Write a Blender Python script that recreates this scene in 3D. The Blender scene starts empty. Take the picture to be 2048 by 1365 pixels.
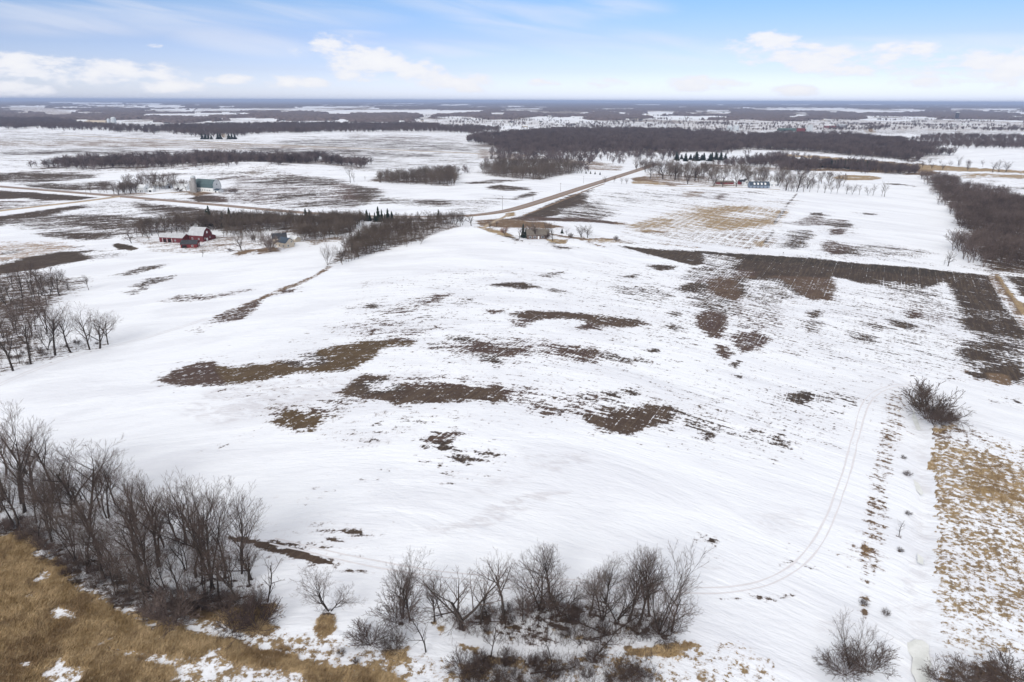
import bpy, math, random
import numpy as np
from mathutils import Vector, Matrix

random.seed(7)
rng = np.random.default_rng(7)
C = bpy.context.scene.collection
scene = bpy.context.scene

# ------------------------------------------------------------------ camera
CAM_H = 100.0
FOC = 1365.33                      # focal length in photo pixels (2048 wide)
PITCH = math.radians(19.40)
ROLL = math.radians(-0.20)
cam_data = bpy.data.cameras.new('camera')
cam = bpy.data.objects.new('camera', cam_data)
C.objects.link(cam)
cam.location = (0, 0, CAM_H)
cam.rotation_euler = (Matrix.Rotation(math.pi / 2 - PITCH, 3, 'X') @ Matrix.Rotation(-ROLL, 3, 'Z')).to_euler()
cam_data.sensor_width = 36.0
cam_data.lens = 36.0 * FOC / 2048.0
cam_data.clip_start = 1.0
cam_data.clip_end = 200000.0
scene.camera = cam

scene.view_settings.view_transform = 'Standard'
scene.view_settings.look = 'None'
scene.view_settings.gamma = 1.0
scene.view_settings.exposure = 0.65
scene.cycles.volume_bounces = 0
scene.cycles.max_bounces = 5
scene.cycles.diffuse_bounces = 2
scene.cycles.volume_step_rate = 1.0

# ------------------------------------------------------------------ node helper
class NT:
    def __init__(self, tree):
        self.t = tree
        tree.nodes.clear()
    def n(self, typ, **kw):
        nd = self.t.nodes.new(typ)
        for k, v in kw.items():
            setattr(nd, k, v)
        return nd
    def link(self, a, b):
        self.t.links.new(a, b)
    def put(self, sock, v):
        if isinstance(v, (int, float)):
            sock.default_value = v
        elif isinstance(v, tuple):
            sock.default_value = v if len(sock.default_value) == len(v) else tuple(v) + (1.0,)
        else:
            self.t.links.new(v, sock)
    def m(self, op, a, b=0.0, c=None, clamp=False):
        nd = self.n('ShaderNodeMath', operation=op, use_clamp=clamp)
        self.put(nd.inputs[0], a)
        self.put(nd.inputs[1], b)
        if c is not None:
            self.put(nd.inputs[2], c)
        return nd.outputs[0]
    def ramp(self, x, a, b, smooth=True):
        nd = self.n('ShaderNodeMapRange', interpolation_type='SMOOTHSTEP' if smooth else 'LINEAR')
        self.put(nd.inputs[0], x); self.put(nd.inputs[1], a); self.put(nd.inputs[2], b)
        nd.inputs[3].default_value = 0.0; nd.inputs[4].default_value = 1.0
        return nd.outputs[0]
    def mix(self, f, a, b, blend='MIX'):
        nd = self.n('ShaderNodeMix', data_type='RGBA', blend_type=blend)
        self.put(nd.inputs[0], f); self.put(nd.inputs[6], a); self.put(nd.inputs[7], b)
        return nd.outputs[2]
    def noise(self, vec, scale, detail=4, rough=0.6, dist=0.0):
        nd = self.n('ShaderNodeTexNoise')
        if vec is not None:
            self.link(vec, nd.inputs['Vector'])
        nd.inputs['Scale'].default_value = scale
        nd.inputs['Detail'].default_value = detail
        nd.inputs['Roughness'].default_value = rough
        nd.inputs['Distortion'].default_value = dist
        return nd.outputs['Fac']
    def mapping(self, vec, rot=0.0, scale=(1, 1, 1)):
        r = self.n('ShaderNodeMapping', vector_type='POINT')
        self.link(vec, r.inputs[0]); r.inputs['Rotation'].default_value = (0, 0, rot)
        s = self.n('ShaderNodeMapping', vector_type='POINT')
        self.link(r.outputs[0], s.inputs[0]); s.inputs['Scale'].default_value = scale
        return s.outputs[0]

def px_dir(x, y):
    u = (x - 1024.0) / FOC
    v = (682.5 - y) / FOC
    c, s = math.cos(ROLL), math.sin(ROLL)
    u, v = u * c + v * s, -u * s + v * c
    return np.stack([u, math.cos(PITCH) + v * math.sin(PITCH), -math.sin(PITCH) + v * math.cos(PITCH)], -1)

# ------------------------------------------------------------------ world: daylight sky with fair-weather clouds
SUN_EL, SUN_AZ = math.radians(30), math.radians(203)       # azimuth clockwise from +Y
world = bpy.data.worlds.new("World")
scene.world = world
world.use_nodes = True
w = NT(world.node_tree)
sky = w.n('ShaderNodeTexSky', sky_type='NISHITA')
sky.sun_disc = False
sky.sun_elevation = SUN_EL
sky.sun_rotation = SUN_AZ
sky.air_density = 1.0
sky.dust_density = 0.6
sky.ozone_density = 2.0
tc = w.n('ShaderNodeTexCoord')
sep = w.n('ShaderNodeSeparateXYZ'); w.link(tc.outputs['Generated'], sep.inputs[0])
az = w.m('ARCTAN2', sep.outputs[0], sep.outputs[1])
el = w.m('ARCSINE', sep.outputs[2])
comb = w.n('ShaderNodeCombineXYZ')
w.link(az, comb.inputs[0]); w.link(w.m('MULTIPLY', el, 2.6), comb.inputs[1])
cn = w.noise(comb.outputs[0], 14.0, 9, 0.62, 0.15)
cfine = w.noise(comb.outputs[0], 46.0, 6, 0.6)
def cloud(px, py, rx, ry, tilt=0.0):
    d = px_dir(np.float64(px), np.float64(py))
    a0 = math.atan2(d[0], d[1]); e0 = math.asin(d[2] / np.linalg.norm(d))
    da = w.m('SUBTRACT', az, a0); de = w.m('SUBTRACT', el, e0)
    de = w.m('ADD', de, w.m('MULTIPLY', da, tilt))
    q = w.m('ADD', w.m('POWER', w.m('ABSOLUTE', w.m('DIVIDE', da, rx / FOC)), 2.0),
            w.m('POWER', w.m('ABSOLUTE', w.m('DIVIDE', de, ry / FOC)), 2.0))
    return w.m('SUBTRACT', 1.0, q)
puffs = [(70, 132, 90, 20), (200, 148, 150, 22), (320, 172, 90, 12), (25, 178, 60, 14),
         (660, 92, 50, 24), (730, 120, 110, 28, .1), (850, 145, 110, 26, .1), (930, 165, 80, 18), (730, 152, 60, 16),
         (1470, 92, 50, 14), (1530, 92, 80, 24), (1610, 118, 120, 28, .12), (1700, 140, 60, 12), (1800, 118, 80, 24), (1920, 134, 130, 28), (2030, 136, 70, 28), (1900, 162, 70, 12),
         (455, 158, 50, 10), (600, 165, 60, 13), (1205, 165, 48, 12), (1400, 168, 80, 14), (1590, 182, 50, 10), (1085, 166, 34, 8), (300, 91, 18, 5)]
acc = None
for p in puffs:
    q = cloud(*p)
    acc = q if acc is None else w.m('MAXIMUM', acc, q)
body = w.m('ADD', w.m('MULTIPLY', acc, 0.55), w.m('MULTIPLY', w.m('SUBTRACT', cn, 0.5), 3.2))
body = w.m('ADD', body, w.m('MULTIPLY', w.m('SUBTRACT', cfine, 0.5), 1.0))
near_p = w.ramp(acc, -0.9, 0.2)
cum = w.m('MULTIPLY', w.m('MULTIPLY', w.ramp(body, -0.04, 0.55), near_p), 0.93)
# cirrus
comb2 = w.n('ShaderNodeCombineXYZ')
w.link(w.m('MULTIPLY', az, 1.0), comb2.inputs[0])
w.link(w.m('ADD', w.m('MULTIPLY', el, 9.0), w.m('MULTIPLY', az, 1.3)), comb2.inputs[1])
ci = w.noise(comb2.outputs[0], 4.5, 6, 0.5, 0.5)
accc = None
for p in [(200, 30, 420, 26, -.04), (480, 78, 110, 22, .1), (1010, 25, 200, 34, .16), (1250, 90, 170, 24, .1), (690, 70, 60, 8), (820, 98, 160, 14), (1700, 95, 300, 14), (1180, 20, 120, 20)]:
    q = cloud(*p)
    accc = q if accc is None else w.m('MAXIMUM', accc, q)
cir = w.m('MULTIPLY', w.ramp(accc, -1.2, 1.0), w.ramp(ci, 0.30, 0.72))
cir = w.m('MULTIPLY', cir, 0.5)
hr_ = w.n('ShaderNodeValToRGB')
w.link(w.m('DIVIDE', el, 0.30), hr_.inputs[0])
stops = [(0.0, (.80, .88, 1.37)), (.027, (.76, .835, 1.286)), (.125, (.562, .597, .931)), (.252, (.485, .505, .752)), (.379, (.415, .495, .705)), (.476, (.365, .495, .703)), (1.0, (.6, .65, .75))]
cr = hr_.color_ramp
while len(cr.elements) < len(stops): cr.elements.new(.5)
for e_, (p_, c_) in zip(cr.elements, stops): e_.position = p_; e_.color = c_ + (1,)
skyc = w.mix(1.0, sky.outputs[0], hr_.outputs[0], 'MULTIPLY')
STR = 0.12
cl_col = w.mix(w.ramp(body, 0.0, 1.1), (0.87 / STR, 0.89 / STR, 0.97 / STR), (0.98 / STR, 0.98 / STR, 1.0 / STR))
CL = 0.63                                            # cloud radiance before exposure
cl_col = w.mix(1.0, cl_col, (CL, CL, CL), 'MULTIPLY')
# high thin overcast above the field of view: keeps the light soft
high = w.m('MULTIPLY', w.ramp(el, 0.16, 0.5), 0.75)
col = w.mix(cir, skyc, cl_col)
col = w.mix(cum, col, cl_col)
col = w.mix(high, col, (0.74 / STR, 0.71 / STR, 0.665 / STR))
bg = w.n('ShaderNodeBackground')
w.link(col, bg.inputs[0]); bg.inputs[1].default_value = STR
wo = w.n('ShaderNodeOutputWorld'); w.link(bg.outputs[0], wo.inputs[0])

sun_data = bpy.data.lights.new('sun', 'SUN')
sun = bpy.data.objects.new('sun', sun_data); C.objects.link(sun)
sun_data.energy = 1.35
sun_data.angle = math.radians(24)
sun_data.color = (1.0, 0.96, 0.90)
sd = Vector((math.sin(SUN_AZ) * math.cos(SUN_EL), math.cos(SUN_AZ) * math.cos(SUN_EL), math.sin(SUN_EL)))
sun.rotation_euler = sd.to_track_quat('Z', 'Y').to_euler()

# ------------------------------------------------------------------ terrain height
def flat_hit(x, y, z=0.0):
    d = px_dir(np.asarray(x, float), np.asarray(y, float))
    t = (z - CAM_H) / d[..., 2]
    return d[..., 0] * t, d[..., 1] * t
def seg_dist(X, Y, pts):
    best = np.full(X.shape, 1e9)
    for (ax, ay), (bx, by) in zip(pts[:-1], pts[1:]):
        vx, vy = bx - ax, by - ay
        L = vx * vx + vy * vy + 1e-9
        t = np.clip(((X - ax) * vx + (Y - ay) * vy) / L, 0, 1)
        best = np.minimum(best, np.hypot(X - ax - t * vx, Y - ay - t * vy))
    return best
ditch_px = [(1822, 770), (1828, 820), (1846, 870), (1838, 930), (1850, 990), (1846, 1100), (1842, 1200), (1838, 1290), (1850, 1400), (1860, 1600)]
DX, DY = flat_hit([p[0] for p in ditch_px], [p[1] for p in ditch_px])
ditch = list(zip(DX, DY))
knolls = []
for px, py, amp, sx, sy in [(520, 345, 9, 130, 70), (250, 345, 5, 260, 70), (985, 462, 3.0, 110, 60), (700, 275, 9, 420, 150), (2000, 305, 6, 250, 150), (150, 262, 7, 450, 200), (1900, 520, 1.5, 80, 60)]:
    kx, ky = flat_hit(px, py); knolls.append((float(kx), float(ky), amp, sx, sy))
def hgt(X, Y):
    X = np.asarray(X, float); Y = np.asarray(Y, float)
    r = np.hypot(X, Y)
    f1 = np.clip(1.3 - r / 700.0, 0, 1); f2 = np.clip(1.4 - r / 2200.0, 0, 1)
    z = 0.8 * np.sin(X / 58.0 + 1.0) * np.cos(Y / 49.0) * f1 + 0.22 * np.sin(X / 17.0 + Y / 31.0) * np.cos(Y / 13.0 - X / 40.0) * f1
    z = z + 2.0 * np.sin(X / 240.0 + 0.5) * np.sin(Y / 280.0 + 1.0) * f2
    z = z + 5.0 * np.sin(X / 1700.0 + 2) * np.sin(Y / 2600.0) * np.clip(r / 3000.0, 0, 1)
    for kx, ky, amp, sx, sy in knolls:
        z = z + amp * np.exp(-((X - kx) / sx) ** 2 - ((Y - ky) / sy) ** 2)
    dd = np.full(X.shape, 99.0)
    m = (X > 60) & (X < 220) & (Y > -50) & (Y < 260)
    if np.any(m):
        if X.ndim == 0:
            dd = seg_dist(X, Y, ditch)
        else:
            dd[m] = seg_dist(X[m], Y[m], ditch)
    z = z - (1.0 + .2 * np.sin(Y / 11.0)) * np.exp(-(dd / (3.4 + .3 * np.sin(Y / 9.0))) ** 2)
    return z
def W(x, y):
    """photo pixel -> point on the terrain"""
    x = np.asarray(x, float); y = np.asarray(y, float)
    z = np.zeros(np.broadcast(x, y).shape)
    for i in range(14):
        X, Y = flat_hit(x, y, z)
        z = 0.5 * z + 0.5 * hgt(X, Y)
    return X, Y, hgt(X, Y)
def Wp(x, y):
    X, Y, Z = W(x, y)
    return float(X), float(Y), float(Z)
def height_for(px, py, top):
    """height of a vertical thing standing at pixel (px,py) whose top shows at row top"""
    X, Y, Z = Wp(px, py)
    d = px_dir(np.float64(px), np.float64(top))
    t = Y / d[1]
    return CAM_H + d[2] * t - Z

# ------------------------------------------------------------------ noise for fields
def vnoise(X, Y, seed=0):
    xi = np.floor(X).astype(np.int64); yi = np.floor(Y).astype(np.int64)
    xf = X - xi; yf = Y - yi
    xf = xf * xf * (3 - 2 * xf); yf = yf * yf * (3 - 2 * yf)
    def hsh(a, b):
        h = (a * 374761393 + b * 668265263 + seed * 974634777) & 0xffffffff
        h = ((h ^ (h >> 13)) * 1274126177) & 0xffffffff
        return ((h ^ (h >> 16)) & 0xffff) / 65535.0
    return (hsh(xi, yi) * (1 - xf) + hsh(xi + 1, yi) * xf) * (1 - yf) + (hsh(xi, yi + 1) * (1 - xf) + hsh(xi + 1, yi + 1) * xf) * yf
def fbm(X, Y, seed=0, o=4):
    s = 0; a = 0.5
    for i in range(o):
        s = s + a * vnoise(X * 2 ** i, Y * 2 ** i, seed + i); a *= 0.5
    return s / (1 - 0.5 ** o)
def inside(X, Y, poly):
    r = np.zeros(X.shape, bool)
    n = len(poly)
    for i in range(n):
        ax, ay = poly[i]; bx, by = poly[(i + 1) % n]
        c = ((ay > Y) != (by > Y))
        if by != ay:
            r ^= c & (X < (bx - ax) * (Y - ay) / (by - ay) + ax)
    return r
def wpoly(pts):
    X, Y, Z = W([p[0] for p in pts], [p[1] for p in pts])
    return list(zip(X.tolist(), Y.tolist()))

# ------------------------------------------------------------------ ground patches
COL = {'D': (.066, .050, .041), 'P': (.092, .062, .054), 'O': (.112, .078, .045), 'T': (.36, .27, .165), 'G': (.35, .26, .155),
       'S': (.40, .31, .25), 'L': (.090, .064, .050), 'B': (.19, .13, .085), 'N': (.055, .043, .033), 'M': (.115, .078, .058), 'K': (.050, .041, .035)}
PATCH = []
def P(kind, val, soft, *pts, stain_shade=None, tram=None):
    if val < .5: val = .5 - (.5 - val) * 1.62
    elif val < 1.01: val = .5 + (val - .5) * .82
    else: val = .5 + (val - .5) * .85
    soft = soft * 1.9
    PATCH.append((kind, val, soft, wpoly(pts), stain_shade, tram))
# --- far fields (melting mottle)
P('P', .41, 60, (0, 262), (60, 262), (300, 272), (540, 282), (700, 268), (940, 275), (970, 290), (950, 330), (600, 336), (0, 346))
P('D', .47, 30, (0, 275), (200, 282), (420, 282), (420, 292), (200, 295), (0, 290))
P('D', .50, 25, (560, 283), (700, 278), (860, 285), (950, 295), (940, 304), (700, 300), (560, 292))
P('P', .50, 25, (740, 272), (860, 275), (850, 282), (760, 280))
P('D', .50, 20, (700, 332), (840, 333), (820, 342), (760, 342))
P('D', .40, 20, (560, 298), (930, 312), (930, 330), (600, 322))
P('D', .40, 15, (500, 318), (940, 312), (960, 345), (900, 352), (640, 330))
P('D', .38, 60, (1960, 395), (2060, 385), (2060, 345), (1900, 350))
P('D', .45, 60, (1040, 245), (1900, 250), (2048, 262), (2048, 275), (1700, 268), (1400, 262), (1060, 255))
P('B', .45, 60, (1380, 238), (2048, 245), (2048, 262), (1400, 258))
P('B', .42, 60, (860, 240), (1060, 240), (1060, 250), (860, 250))
P('B', .50, 50, (0, 215), (80, 215), (150, 225), (100, 230), (0, 228))
P('T', .8, 25, (150, 241), (215, 242), (215, 247), (150, 246))
P('T', .95, 4, (1570, 309), (1626, 311), (1752, 322), (1855, 329), (1958, 337), (2060, 342), (2060, 347), (2010, 345), (1842, 341), (1752, 331), (1623, 317), (1570, 314))
P('T', .62, 4, (1880, 352), (1980, 347), (2060, 352), (2060, 358), (1920, 355))
P('D', .5, 4, (1960, 378), (2060, 372), (2060, 380), (1980, 382))
P('B', .8, 4, (1560, 322), (1760, 330), (1880, 345), (1860, 352), (1700, 344), (1560, 340))
P('T', 1.0, 3, (1663, 357), (1675, 352), (1710, 350), (1745, 352), (1768, 357), (1745, 361), (1700, 361))
P('D', .6, 1.5, (1770, 366), (1800, 368), (1835, 373), (1838, 376), (1810, 372), (1770, 369))
# --- left far fields round the crossroads
P('D', .78, 7, (-40, 349), (80, 344), (150, 347), (190, 350), (120, 355), (-40, 362))
P('D', .82, 6, (-40, 357), (120, 353), (190, 352), (195, 356), (130, 361), (80, 365), (-40, 366))
P('D', .75, 6, (30, 368), (120, 367), (225, 362), (225, 380), (150, 382), (60, 375))
P('D', 1.1, 5, (-60, 381), (0, 382), (60, 385), (190, 396), (150, 401), (90, 401), (60, 397), (-60, 400))
P('P', .55, 5, (-60, 401), (60, 402), (120, 402), (110, 408), (0, 421), (-60, 425))
P('D', .95, 5, (-60, 442), (0, 433), (140, 413), (230, 403), (238, 406), (180, 415), (120, 425), (60, 443), (0, 452), (-60, 458))
P('D', .56, 8, (30, 440), (170, 425), (280, 432), (380, 440), (400, 455), (330, 462), (230, 475), (180, 480), (110, 470), (30, 456))
P('D', .80, 4, (110, 434), (220, 431), (275, 438), (230, 443), (130, 440))
P('D', .80, 4, (130, 448), (220, 450), (330, 448), (320, 456), (180, 455))
P('D', .80, 4, (75, 467), (140, 466), (225, 470), (215, 477), (150, 479), (90, 474))
P('D', .42, 6, (170, 405), (260, 405), (320, 412), (330, 432), (250, 430), (180, 424))
P('D', .82, 6, (265, 405), (360, 413), (470, 425), (560, 430), (700, 434), (900, 438), (900, 442), (700, 442), (450, 450), (360, 440), (320, 430))
P('S', .50, 6, (-60, 478), (110, 485), (175, 495), (90, 510), (0, 527), (-60, 540))
P('D', 1.1, 3, (-60, 548), (0, 531), (60, 516), (120, 505), (180, 501), (200, 509), (190, 517), (90, 535), (0, 550), (-60, 565))
P('N', 1.2, 1.5, (226, 490), (235, 487), (262, 492), (276, 498), (262, 502), (240, 499))
P('B', .62, 3, (250, 478), (300, 474), (330, 486), (420, 490), (380, 496), (300, 494))
P('B', .45, 4, (280, 478), (430, 470), (520, 470), (600, 480), (560, 505), (420, 508), (300, 505))
P('D', .40, 3, (160, 505), (250, 500), (240, 512), (190, 520))
P('B', .95, 2, (470, 508), (500, 500), (500, 505), (478, 511))
P('B', .9, 2, (516, 500), (550, 496), (552, 503), (520, 507))
P('B', .6, 4, (600, 480), (690, 470), (690, 480), (620, 492))
P('D', .60, 3, (222, 551), (290, 533), (335, 528), (320, 537), (260, 552))
P('D', .62, 3, (255, 575), (290, 558), (355, 550), (340, 562), (280, 577))
P('P', .55, 3, (310, 602), (370, 588), (420, 590), (500, 577), (512, 580), (420, 600), (340, 606))
P('D', .60, 3, (240, 586), (300, 574), (300, 582), (260, 592))
P('D', .66, 5, (20, 505), (20, 505.5), (21, 505))
# farm verge along the gravel drive of the main field
P('B', .62, .9, (655, 533), (625, 552), (590, 566), (555, 578), (518, 596), (516, 603), (560, 586), (610, 566), (650, 545), (668, 533))
P('B', .56, .9, (516, 598), (470, 613), (425, 634), (430, 637), (480, 618), (518, 604))
P('P', .72, 1.2, (556, 588), (575, 580), (597, 576), (585, 586))
P('P', .62, 1.6, (412, 650), (440, 632), (490, 612), (528, 600), (515, 618), (486, 640), (440, 648))
P('P', .42, 3, (370, 662), (420, 640), (430, 650), (400, 672))
# fields behind the main road
P('D', .60, 12, (490, 372), (600, 370), (680, 364), (760, 378), (750, 405), (700, 415), (560, 413), (600, 398), (500, 388))
P('B', .85, 6, (490, 373), (560, 370), (640, 366), (680, 365), (672, 376), (600, 382), (520, 380))
P('D', .85, 8, (650, 380), (700, 373), (750, 380), (755, 400), (700, 410), (640, 405))
P('D', 1.1, 3, (376, 398), (395, 392), (440, 391), (460, 401), (445, 405), (400, 404))
P('B', .9, 3, (352, 384), (385, 381), (430, 387), (395, 391), (365, 389))
P('B', .9, 3, (442, 383), (472, 378), (478, 386), (452, 390))
P('D', .75, 5, (430, 358), (480, 352), (522, 345), (520, 349), (480, 357), (440, 361))
P('O', .46, 10, (480, 340), (530, 332), (560, 336), (530, 345), (480, 348))
P('D', .46, 8, (420, 345), (480, 340), (470, 352), (400, 356))
P('D', .50, 8, (760, 395), (830, 398), (900, 400), (990, 408), (960, 417), (800, 412), (750, 405))
P('D', .72, 4, (835, 402), (900, 402), (905, 408), (850, 409))
P('D', .80, 4, (925, 366), (985, 360), (1055, 361), (1000, 366), (940, 369))
P('D', .82, 4, (970, 374), (1000, 370), (1063, 376), (1058, 381), (1010, 382), (978, 378))
P('D', .70, 4, (1020, 399), (1060, 383), (1085, 384), (1060, 394), (1030, 401))
P('D', .42, 6, (900, 405), (1010, 388), (1020, 400), (960, 425), (900, 425))
P('D', 1.1, 3, (1046, 432), (1100, 408), (1150, 388), (1188, 378), (1178, 388), (1172, 400), (1178, 412), (1140, 421), (1110, 432), (1070, 437))
P('D', .56, 6, (1120, 418), (1205, 400), (1215, 412), (1240, 430), (1200, 440), (1120, 435))
P('P', .95, 3, (1000, 440), (1040, 434), (1100, 436), (1160, 436), (1262, 448), (1262, 453), (1200, 446), (1100, 442), (1010, 446))
P('D', .38, 20, (1180, 385), (1330, 375), (1560, 380), (1540, 415), (1400, 412), (1290, 425), (1230, 425))
P('B', .58, 5, (1370, 385), (1405, 384), (1395, 392), (1375, 395))
P('P', .75, 3, (1434, 390), (1452, 388), (1448, 395), (1436, 398))
P('P', .50, 10, (470, 358), (560, 346), (680, 358), (690, 418), (540, 415), (460, 402), (440, 388))
P('D', .68, 6, (500, 368), (560, 353), (640, 355), (690, 362), (640, 372), (560, 366))
P('D', .72, 5, (560, 392), (620, 386), (640, 390), (600, 398), (565, 399))
P('D', .70, 5, (600, 408), (660, 402), (720, 404), (690, 412), (610, 413))
P('D', .62, 5, (280, 350), (420, 347), (430, 350), (290, 354))
P('D', .46, 10, (280, 395), (360, 400), (360, 405), (280, 402))
P('D', .50, 10, (0, 300), (180, 298), (340, 304), (330, 310), (150, 308), (0, 312))
P('B', .52, 20, (0, 284), (240, 282), (520, 290), (700, 298), (520, 300), (260, 292), (0, 292))
P('D', .62, 8, (30, 306), (110, 303), (130, 306), (60, 310))
P('D', .55, 12, (500, 296), (720, 302), (900, 312), (760, 314), (560, 306))
P('B', .60, 5, (960, 300), (1180, 322), (1240, 330), (1180, 332), (1060, 324), (960, 316))
P('B', .55, 5, (1160, 332), (1250, 332), (1240, 342), (1170, 340))
P('B', .85, 2, (1262, 356), (1290, 353), (1340, 362), (1400, 370), (1340, 372), (1270, 366))
P('T', .8, 2, (1262, 362), (1330, 364), (1325, 370), (1265, 369))
P('B', .55, 5, (1290, 345), (1400, 352), (1500, 372), (1420, 374), (1300, 362))
P('B', .55, 6, (1400, 326), (1560, 336), (1560, 342), (1400, 336))
P('B', .6, 3, (220, 388), (290, 384), (300, 388), (240, 393))
P('B', .6, 3, (340, 386), (372, 384), (380, 390), (350, 391))
# farmstead of the middle house
P('B', .9, 2, (950, 442), (1000, 438), (1090, 445), (1130, 455), (1080, 458), (1000, 455), (960, 452))
P('T', .95, 1.2, (1010, 427), (1028, 425), (1030, 431), (1015, 434))
P('T', .95, 1.5, (955, 455), (985, 458), (1020, 468), (1036, 480), (1010, 474), (980, 465))
P('T', .85, 1.5, (1090, 478), (1135, 480), (1132, 488), (1100, 486))
P('B', .9, 1.5, (1085, 466), (1180, 477), (1240, 478), (1250, 482), (1180, 483), (1120, 474))
P('T', .62, 2, (1180, 480), (1300, 483), (1400, 495), (1400, 498), (1300, 488), (1200, 486))
P('D', .8, 1.5, (1012, 473), (1050, 482), (1030, 482))
P('D', .75, 1.5, (1100, 490), (1130, 494), (1160, 497), (1120, 498))
P('B', .8, 1.5, (1175, 484), (1190, 488), (1215, 495), (1195, 492))
# tan hay field
P('B', .36, 6, (1235, 462), (1280, 420), (1380, 408), (1600, 400), (1560, 500), (1250, 482))
P('T', .53, 5, (1268, 452), (1330, 428), (1400, 414), (1500, 412), (1572, 418), (1560, 440), (1540, 452), (1480, 460), (1400, 462), (1270, 462), tram=1)
P('T', .80, 3, (1385, 428), (1430, 415), (1495, 414), (1498, 421), (1450, 426), (1440, 432), (1480, 438), (1530, 438), (1560, 424), (1570, 420), (1548, 447), (1500, 453), (1440, 462), (1410, 452), (1420, 440), tram=1)
P('T', .75, 3, (1265, 450), (1310, 438), (1345, 440), (1335, 450), (1310, 456), (1270, 455), tram=1)
P('T', .78, 2, (1278, 460), (1340, 463), (1330, 468), (1285, 465))
P('T', .72, 2, (1340, 474), (1365, 475), (1360, 480), (1342, 479))
P('B', .47, 4, (1280, 466), (1400, 466), (1540, 462), (1550, 495), (1500, 498), (1400, 485), tram=1)
P('T', .8, 2, (1512, 485), (1530, 482), (1528, 492), (1514, 492))
P('D', .60, .8, (1592, 387), (1595, 388), (1575, 412), (1556, 440), (1550, 448), (1550, 444), (1570, 414))
P('D', .58, .8, (1546, 460), (1549, 461), (1532, 488), (1529, 487))
# field right of the tan one
P('P', .58, 4, (1575, 447), (1630, 428), (1660, 430), (1650, 438), (1700, 440), (1700, 452), (1650, 452), (1600, 452))
P('D', .95, 2, (1620, 426), (1645, 426), (1640, 431), (1622, 430))
P('D', .66, 4, (1575, 462), (1620, 460), (1632, 472), (1615, 485), (1620, 496), (1590, 500), (1560, 495), (1575, 480))
P('D', .80, 3, (1660, 446), (1702, 448), (1702, 456), (1670, 455))
P('P', .75, 3, (1660, 458), (1695, 458), (1690, 470), (1655, 470))
P('D', .80, 2, (1726, 426), (1755, 427), (1752, 430), (1728, 430))
P('P', .68, 3, (1640, 486), (1665, 482), (1700, 492), (1780, 494), (1850, 504), (1800, 508), (1740, 510), (1670, 510), (1640, 502))
P('P', .95, 2, (1662, 502), (1735, 503), (1738, 509), (1690, 508), (1660, 508))
P('D', .46, 5, (1750, 488), (1860, 505), (1840, 518), (1700, 510))
P('D', .36, 6, (1600, 510), (1900, 525), (1860, 532), (1600, 515))
# light speckle over the main field
P('D', .31, 12, (700, 560), (930, 530), (1250, 520), (1420, 590), (1440, 700), (1560, 640), (1900, 640), (1900, 760), (1720, 820), (1680, 900), (1560, 930), (1300, 900), (1000, 860), (560, 860), (340, 790), (640, 640))
P('D', .385, 8, (1640, 570), (1880, 570), (1920, 640), (1910, 760), (1780, 740), (1680, 690), (1640, 640))
P('D', .36, 8, (1230, 530), (1370, 550), (1400, 620), (1420, 700), (1300, 690), (1190, 640), (1200, 580))
P('D', .36, 6, (1480, 640), (1560, 600), (1680, 600), (1680, 700), (1580, 720))
P('D', .36, 6, (1300, 800), (1500, 790), (1720, 790), (1700, 880), (1560, 900), (1350, 870))
P('D', .36, 4, (820, 930), (860, 900), (1000, 880), (960, 960), (900, 980))
P('D', .36, 4, (640, 880), (800, 820), (900, 840), (760, 900))
P('D', .37, 3, (400, 905), (500, 860), (520, 862), (440, 905))
P('D', .34, 5, (560, 1000), (760, 930), (780, 960), (640, 1010))
P('D', .38, 2.5, (590, 1040), (760, 1060), (770, 1085), (620, 1075))
P('D', .75, 1, (700, 1064), (720, 1062), (727, 1070), (708, 1075))
P('D', .9, .7, (1411, 1080), (1428, 1079), (1430, 1086), (1416, 1087))
P('D', .8, .6, (1572, 1126), (1590, 1118), (1583, 1130))
P('D', .36, 2, (1500, 1190), (1580, 1180), (1600, 1196), (1500, 1206))
# main-field bare patches
P('O', .90, 1.7, (322, 761), (352, 742), (401, 725), (423, 724), (428, 732), (475, 736), (502, 729), (538, 730), (557, 721), (595, 718), (614, 708), (669, 694), (732, 684), (781, 680), (806, 675), (833, 679), (819, 691), (778, 691), (754, 702), (737, 721), (702, 738), (655, 743), (601, 743), (546, 755), (497, 765), (409, 769), (355, 770), tram=1)
P('P', .86, 1.5, (322, 761), (352, 742), (401, 725), (423, 724), (420, 745), (440, 768), (355, 770))
P('D', .42, 2.5, (560, 715), (610, 705), (640, 725), (600, 728))
P('P', .45, 4, (660, 655), (760, 640), (880, 655), (830, 675), (720, 672))
P('P', .52, 2.5, (527, 833), (546, 814), (587, 809), (609, 826), (628, 812), (655, 806), (683, 812), (664, 836), (628, 858), (587, 866), (554, 855), (541, 842), tram=1)
P('O', .82, 1.2, (560, 845), (575, 822), (592, 822), (606, 834), (620, 830), (626, 818), (636, 824), (634, 838), (650, 836), (628, 856), (596, 856), tram=1)
P('P', .48, 3, (640, 815), (700, 790), (730, 800), (690, 815))
P('L', .92, 1.6, (686, 785), (705, 765), (728, 749), (767, 754), (775, 768), (815, 769), (873, 762), (906, 766), (970, 776), (996, 770), (1022, 780), (1012, 801), (938, 801), (873, 804), (819, 806), (786, 807), (750, 795), (700, 794), tram=1)
P('D', .45, 2.5, (735, 768), (775, 762), (790, 776), (760, 782), (740, 780))
P('P', .45, 3, (800, 755), (900, 750), (980, 768), (900, 765), (830, 768))
P('P', .62, 2.2, (1018, 788), (1054, 783), (1093, 802), (1130, 830), (1100, 832), (1067, 824), (1045, 806), tram=1)
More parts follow.
